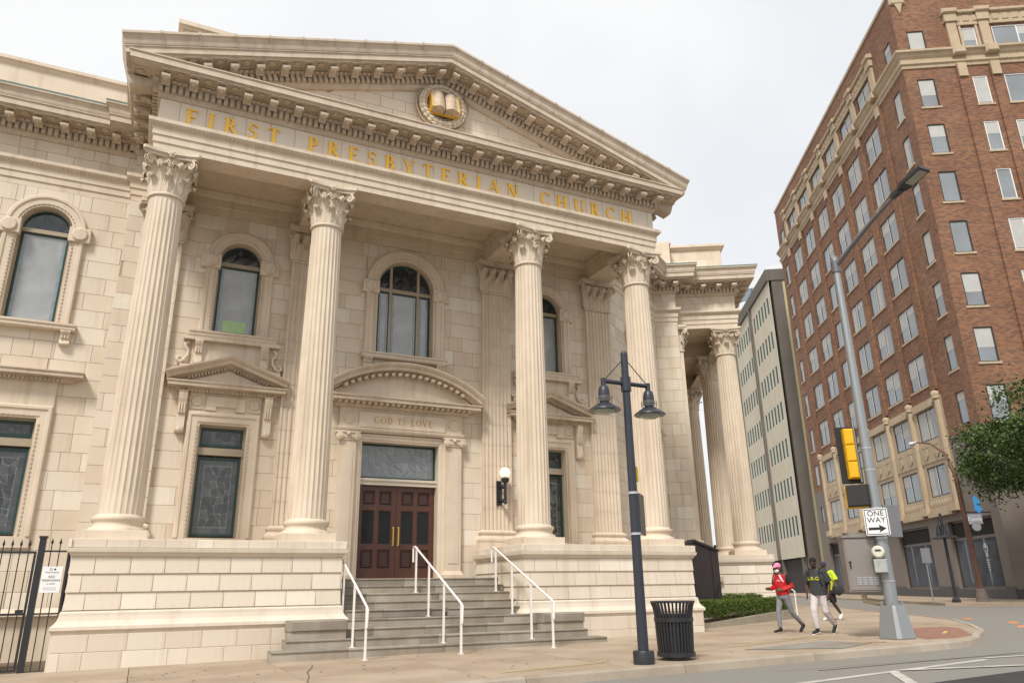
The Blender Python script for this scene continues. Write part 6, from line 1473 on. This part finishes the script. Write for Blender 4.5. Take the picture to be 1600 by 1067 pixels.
# ================================================================== PEOPLE
def remesh(mb, name, matr, voxel=.011, smooth=4):
    me = mb.mesh(name+'_src', None, None, True); o = bpy.data.objects.new('tmp', me); COL.objects.link(o)
    r = o.modifiers.new('r', 'REMESH'); r.mode = 'VOXEL'; r.voxel_size = voxel
    s = o.modifiers.new('s', 'SMOOTH'); s.iterations = smooth; s.factor = .5
    dg = bpy.context.evaluated_depsgraph_get(); dg.update(); out = bpy.data.meshes.new_from_object(o.evaluated_get(dg)); bpy.data.objects.remove(o); bpy.data.meshes.remove(me)
    out.name = name; out.materials.clear(); out.materials.append(matr); out.polygons.foreach_set('use_smooth', [True]*len(out.polygons)); return out
def wrinkled(name, col, rough=.8, sc=9., st=.5, col2=None):
    m = mat(name, col, rough, var=.25, vscale=7, bump=st, bscale=sc, col2=col2); m.node_tree.nodes['Bump'].inputs['Distance'].default_value = .03; return m
def hand(m, wrist, d, side, curl=.6):
    """palm, four fingers and a thumb; d = direction from wrist to fingertips, side = towards thumb"""
    d = Vector(d).normalized(); s = Vector(side); s = (s-d*s.dot(d)).normalized(); n = d.cross(s); w = Vector(wrist)
    m.tube([w-d*.02, w+d*.03, w+d*.085], [(.021, .024), (.018, .036), (.015, .038)], 10, flat=tuple(n))
    for k, (o, L) in enumerate(((.030, .066), (.010, .074), (-.011, .068), (-.031, .052))):
        b = w+d*.08+s*o; m.tube([b, b+d*L*.5+n*.010*curl, b+d*L*.85+n*.04*curl, b+d*L*.9+n*.062*curl], [.0095, .009, .008, .006], 6)
    b = w+d*.03+s*.032; m.tube([b, b+d*.03+s*.024, b+d*.062+s*.028+n*.014], [.012, .010, .008], 6)
def person(name, loc, fwd, lab, S, J, skin, outfit):
    f = Vector((fwd[0], fwd[1], 0)).normalized(); r = Vector((f.y, -f.x, 0)); M = Matrix((r, f, Vector((0, 0, 1)))).transposed().to_4x4(); M = Matrix.Translation((loc[0], loc[1], gz(loc[0]))) @ M @ Matrix.Diagonal((S, S, S, 1))
    e = empty(name, (loc[0], loc[1], gz(loc[0])), lab, 'person')
    Mw = M; hd = Vector(J['head']); tw = Matrix.Translation(hd) @ Matrix.Rotation(J.get('turn', 0), 4, 'Z') @ Matrix.Rotation(-J.get('nod', 0), 4, 'X')
    b = MB()
    b.ball((0, 0, .01), .074, .094, .112, 16, 10, tw); b.ball((0, .028, -.062), .052, .062, .052, 12, 8, tw); b.ball((0, .095, -.012), .014, .022, .026, 8, 6, tw)
    for s in (-1, 1): b.ball((s*.075, -.008, -.005), .012, .02, .032, 8, 5, tw)
    b.tube([hd+Vector((0, -.015, -.08)), Vector(J['neck'])+Vector((0, 0, -.03))], [.056, .064], 12)
    b.tube([Vector(J['neck']), Vector(J['chest']), Vector(J['pelvis'])], [(.07, .13), (.10, .155), (.10, .15)], 14)
    for k in ('L', 'R'):
        sh, el, wr = (Vector(J[q+k]) for q in ('sh', 'el', 'wr')); b.tube([sh, sh.lerp(el, .5), el, el.lerp(wr, .4), wr], [.052, .047, .040, .039, .027], 10)
        hand(b, wr, J['hd'+k][0], J['hd'+k][1])
        hp, kn, an = (Vector(J[q+k]) for q in ('hip', 'kn', 'an')); b.tube([hp, hp.lerp(kn, .5), kn, kn.lerp(an, .35), an], [.085, .072, .054, .055, .036], 12)
        to = Vector(J['to'+k]); b.tube([an+Vector((0, -.03, -.03)), an.lerp(to, .5)+Vector((0, 0, -.01)), to], [.035, .036, .025], 8)
    body = place(remesh(b, 'body', skin, .009), 'body', e, Mw)
    for nm, fn, matr, vx in outfit:
        m = MB(); fn(m, J, tw); place(remesh(m, nm, matr, vx), nm, e, Mw)
    ey = MB()
    for s in (-1, 1): ey.ball((s*.031, .083, .008), .011, .008, .007, 8, 5, tw)
    place(ey.mesh('eyes', mat('eye', (.02, .015, .012), .2), 50), 'eyes', e, Mw)
    return e, Mw, tw
def limb(m, pts, rr, seg=12): m.tube([Vector(p) for p in pts], rr, seg)
def shoes(k):
    def fn(m, J, tw):
        for k_ in (k,):
            an, to = Vector(J['an'+k]), Vector(J['to'+k]); d = (to-an); d2 = Vector((d.x, d.y, d.z)).normalized(); heel = an-d2*.055+Vector((0, 0, -.035))
            m.tube([heel, heel+d2*.06, heel.lerp(to, .55), to, to+d2*.04], [(.045, .036), (.052, .040), (.042, .044), (.032, .046), (.018, .034)], 12, flat=(0, 0, 1)); m.tube([an+Vector((0, -.01, .05)), an+Vector((0, 0, -.04))], [.045, .046], 10)
    return fn
def soles(k):
  def fn(m, J, tw):
    for k_ in (k,):
        an, to = Vector(J['an'+k]), Vector(J['to'+k]); d = to-an; d2 = d.normalized(); up_ = Vector((0, 0, 1)); n = (up_-d2*up_.dot(d2)).normalized(); heel = an-d2*.065+Vector((0, 0, -.035))-n*.036; t2 = to+d2*.05-n*.024
        m.tube([heel, heel+d2*.05, heel.lerp(t2, .6), t2], [(.013, .038), (.014, .044), (.014, .049), (.012, .034)], 10, flat=tuple(n))
  return fn
def pants(rt, rk, ra, top=.0):
    def fn(m, J, tw):
        p = Vector(J['pelvis']); m.tube([p+Vector((0, 0, -.10)), p+Vector((0, 0, .0)), p+Vector((0, 0, .10+top))], [(.115, .155), (.128, .175), (.115, .160)], 16)
        for k in ('L', 'R'):
            hp, kn, an = (Vector(J[q+k]) for q in ('hip', 'kn', 'an')); m.tube([hp+Vector((0, 0, .03)), hp.lerp(kn, .45), kn, kn.lerp(an, .4), an+Vector((0, 0, .03))], [rt, rt*.86, rk, rk*.95, ra], 14)
    return fn
def shorts(m, J, tw):
    p = Vector(J['pelvis']); m.tube([p+Vector((0, 0, -.10)), p, p+Vector((0, 0, .10))], [(.12, .16), (.13, .18), (.12, .165)], 16)
    for k in ('L', 'R'):
        hp, kn = Vector(J['hip'+k]), Vector(J['kn'+k]); m.tube([hp+Vector((0, 0, .03)), hp.lerp(kn, .5), hp.lerp(kn, .95)], [.115, .112, .11], 14)
def top(rb, sleeve, hem, full=True, neck=.075):
    def fn(m, J, tw):
        p, c, n = (Vector(J[q]) for q in ('pelvis', 'chest', 'neck'))
        m.tube([p+Vector((0, 0, hem)), p.lerp(c, .35), p.lerp(c, .75), c, c.lerp(n, .55), n], [(rb[0], rb[1]), (rb[0]*1.02, rb[1]*.99), (rb[0]*1.02, rb[1]), (rb[0]*.98, rb[1]*1.05), (rb[0]*.72, rb[1]*.86), (neck, neck)], 18)
        for k in ('L', 'R'):
            sh, el, wr = (Vector(J[q+k]) for q in ('sh', 'el', 'wr'))
            if full: m.tube([c.lerp(n, .4), sh, sh.lerp(el, .5), el, el.lerp(wr, .5), wr-(wr-el).normalized()*.01], [sleeve*1.1, sleeve*1.1, sleeve, sleeve*.95, sleeve*.85, sleeve*.62], 12)
            else: m.tube([c.lerp(n, .4), sh, sh.lerp(el, .45), sh.lerp(el, .86)], [sleeve*1.05, sleeve*1.08, sleeve*1.05, sleeve*1.12], 12)
    return fn
SKIN = mat('brown_skin', (.125, .062, .038), .5, var=.15, vscale=8); SKIN2 = mat('deep_brown_skin', (.085, .042, .027), .5, var=.15, vscale=8)
HAIR = mat('black_hair', (.012, .010, .009), .6)
# ---- woman in the red jacket
JW = dict(pelvis=(0, 0, .90), chest=(0, .03, 1.22), neck=(0, .04, 1.40), head=(0, .075, 1.535), turn=.25, nod=.12,
          shL=(-.175, .02, 1.335), elL=(-.255, -.09, 1.09), wrL=(-.13, .12, 1.005), hdL=((.5, .8, .05), (0, 0, 1)), shR=(.175, .02, 1.335), elR=(.25, .02, 1.08), wrR=(.17, .24, 1.03), hdR=((-.15, 1, .1), (-.3, 0, 1)),
          hipL=(-.085, 0, .88), knL=(-.09, -.14, .48), anL=(-.08, -.46, .165), toL=(-.085, -.36, .035), hipR=(.085, 0, .88), knR=(.085, .13, .485), anR=(.08, .14, .085), toR=(.085, .30, .035))
RED = wrinkled('red_jacket_cloth', (.52, .012, .018), .6, 10, .5); GREYL = wrinkled('grey_leggings', (.235, .235, .255), .8, 12, .25); BLK = wrinkled('black_cloth', (.018, .018, .02), .8, 10, .3)
WHT = mat('white_cloth', (.75, .74, .74), .7, var=.1, vscale=9)
w_, Mwo, twW = person('person', (14.71, 14.95), (-.99, .02), 'person in red jacket, pink cap, white mask and grey leggings walking along the pavement', 1.0, JW, SKIN, [
    ('leggings', pants(.095, .062, .045), GREYL, .011), ('jacket', top((.145, .185), .066, .0), RED, .011), *[('shoe', shoes(k), BLK, .009) for k in 'LR'], *[('sole', soles(k), mat('tan_sole', (.55, .36, .25), .7), .008) for k in 'LR']])
def addp(e, Mw, nm, fn, matr, vx=.008, sm=3): m = MB(); fn(m); return place(remesh(m, nm, matr, vx, sm), nm, e, Mw)
addp(w_, Mwo, 'cap', lambda m: (m.ball((0, -.005, .055), .088, .106, .085, 16, 10, twW), m.tube([twW @ Vector((0, .07, .055)), twW @ Vector((0, .13, .05)), twW @ Vector((0, .175, .035))], [(.012, .075), (.010, .07), (.008, .045)], 12, flat=(0, 0, 1))), mat('pink_cap', (.80, .24, .40), .7, var=.15, vscale=12))
addp(w_, Mwo, 'face_mask', lambda m: m.ball((0, .062, -.055), .062, .060, .052, 14, 10, twW), WHT)
addp(w_, Mwo, 'hair', lambda m: (m.ball((0, -.045, .0), .082, .07, .09, 12, 8, twW), m.ball((0, -.10, -.03), .04, .035, .05, 10, 6, twW)), HAIR)
for k in ('L', 'R'):
    sh, el = Vector(JW['sh'+k]), Vector(JW['el'+k]); addp(w_, Mwo, 'sleeve_panel', lambda m: m.tube([sh+Vector((0, 0, .04)), sh.lerp(el, .3), sh.lerp(el, .66)], [.060, .0745, .0715], 14), BLK)
    q = MB(); s_ = -1 if k == 'L' else 1; q.tube([Vector((s_*.07, .10, 1.375)), Vector((s_*.135, .128, 1.29)), Vector((s_*.172, .09, 1.20))], [(.008, .018), (.008, .024), (.006, .010)], 8); place(q.mesh('white_stripe', WHT, 40), 'white_stripe', w_, Mwo)
def on_chest(e, Mw, body, size, matr, z, rx, ry, yoff, x0=0.):
    me = text_mesh(body, size, matr, .002)
    for v in me.vertices:
        x, y, dz = v.co; xx = -(x+x0); v.co = (xx, yoff+ry*math.sqrt(max(.05, 1-(xx/rx)**2))+dz, z+y)
    me.flip_normals(); place(me, 'chest_print', e, Mw)
on_chest(w_, Mwo, 'Red', .05, WHT, 1.235, .195, .142, .034, .07)
# ---- man in the grey T-shirt
JM = dict(pelvis=(0, 0, .95), chest=(0, .02, 1.30), neck=(0, .04, 1.49), head=(0, .075, 1.635), turn=.35, nod=.2,
          shL=(-.205, .0, 1.425), elL=(-.275, -.06, 1.14), wrL=(-.265, .04, .90), hdL=((.05, .2, -1), (.3, 1, .2)), shR=(.205, .0, 1.425), elR=(.27, -.02, 1.14), wrR=(.265, .06, .91), hdR=((-.03, .15, -1), (-.3, 1, .2)),
          hipL=(-.09, 0, .93), knL=(-.11, -.03, .51), anL=(-.13, -.34, .185), toL=(-.14, -.22, .055), hipR=(.09, 0, .93), knR=(.09, .17, .53), anR=(.085, .13, .10), toR=(.09, .30, .04))
TEE = wrinkled('charcoal_cotton', (.050, .052, .056), .85, 8, .6); WPANT = wrinkled('white_track_pants', (.62, .58, .58), .75, 10, .7)
m_, Mma, twM = person('person', (14.93, 14.0), (-.96, -.27), 'person in charcoal T-shirt with yellow print, white pants and black face mask', 1.0, JM, SKIN2, [
    ('pants', pants(.108, .082, .062), WPANT, .012), ('t_shirt', top((.148, .205), .082, -.07, False, .085), TEE, .012), *[('shoe', shoes(k), BLK, .009) for k in 'LR'], *[('sole', soles(k), WHT, .008) for k in 'LR']])
on_chest(m_, Mma, 'L-R-G', .118, mat('neon_yellow_print', (.72, .75, .02), .6), 1.26, .235, .152, .034)
addp(m_, Mma, 'beanie', lambda m: m.ball((0, -.012, .052), .086, .104, .082, 16, 10, twM), mat('black_knit', (.014, .013, .014), .9))
addp(m_, Mma, 'face_mask', lambda m: m.ball((0, .052, -.068), .062, .066, .052, 14, 10, twM), BLK)
for s in (-1, 1): addp(m_, Mma, 'backpack_strap', lambda m: m.tube([(s*.13, -.10, 1.46), (s*.135, .03, 1.50), (s*.14, .13, 1.40), (s*.15, .155, 1.28), (s*.17, .11, 1.12), (s*.17, -.05, 1.05)], [(.012, .028)]*6, 8, flat=(1, 0, 0)), BLK)
addp(m_, Mma, 'backpack', lambda m: m.tube([(0, -.22, 1.0), (0, -.24, 1.15), (0, -.23, 1.36), (0, -.19, 1.44)], [(.07, .13), (.09, .15), (.085, .145), (.04, .10)], 14), BLK, .012)
for k in ('L', 'R'):
    hp, kn, an = (Vector(JM[q+k]) for q in ('hip', 'kn', 'an')); s = -1 if k == 'L' else 1
    addp(m_, Mma, 'pants_stripe', lambda m: m.tube([hp+Vector((s*.095, 0, -.02)), hp.lerp(kn, .5)+Vector((s*.088, 0, 0)), kn+Vector((s*.078, 0, 0)), kn.lerp(an, .5)+Vector((s*.072, 0, 0)), an+Vector((s*.058, 0, .06))], [.014]*5, 6), mat('pink_stripe', (.55, .20, .26), .8))
# ---- third person, mostly hidden behind
JT = dict(JM); JT.update(turn=.1, nod=.1, elL=(-.30, -.02, 1.16), wrL=(-.24, .12, .95))
t_, Mth, twT = person('person', (19.78, 18.14), (-.97, -.2), 'person in neon yellow top and navy cap half hidden behind the man', 1.0, JT, SKIN2, [
    ('shorts', shorts, BLK, .013), ('yellow_top', top((.15, .21), .085, -.05, False, .085), wrinkled('neon_yellow_cloth', (.55, .70, .03), .7, 8, .4), .013), *[('shoe', shoes(k), WHT, .010) for k in 'LR'], *[('sole', soles(k), mat('grey_sole', (.45, .45, .45), .7), .009) for k in 'LR']])
addp(t_, Mth, 'cap', lambda m: (m.ball((0, -.005, .055), .088, .106, .085, 16, 10, twT), m.tube([twT @ Vector((0, .07, .05)), twT @ Vector((0, .165, .03))], [(.012, .072), (.008, .05)], 12, flat=(0, 0, 1))), mat('navy_cap', (.03, .035, .07), .8))
sbag = tag(MB().build if False else addp(None, Mth, 'shoulder_bag', lambda m: m.tube([(-.30, -.28, .90), (-.32, -.05, .88), (-.30, .16, .90)], [(.12, .075), (.155, .095), (.12, .075)], 14, flat=(0, 0, 1)), mat('black_grey_nylon', (.03, .03, .032), .6, var=.4, vscale=9)), 'black nylon bag carried at the hip of the half hidden walker', 'bag')
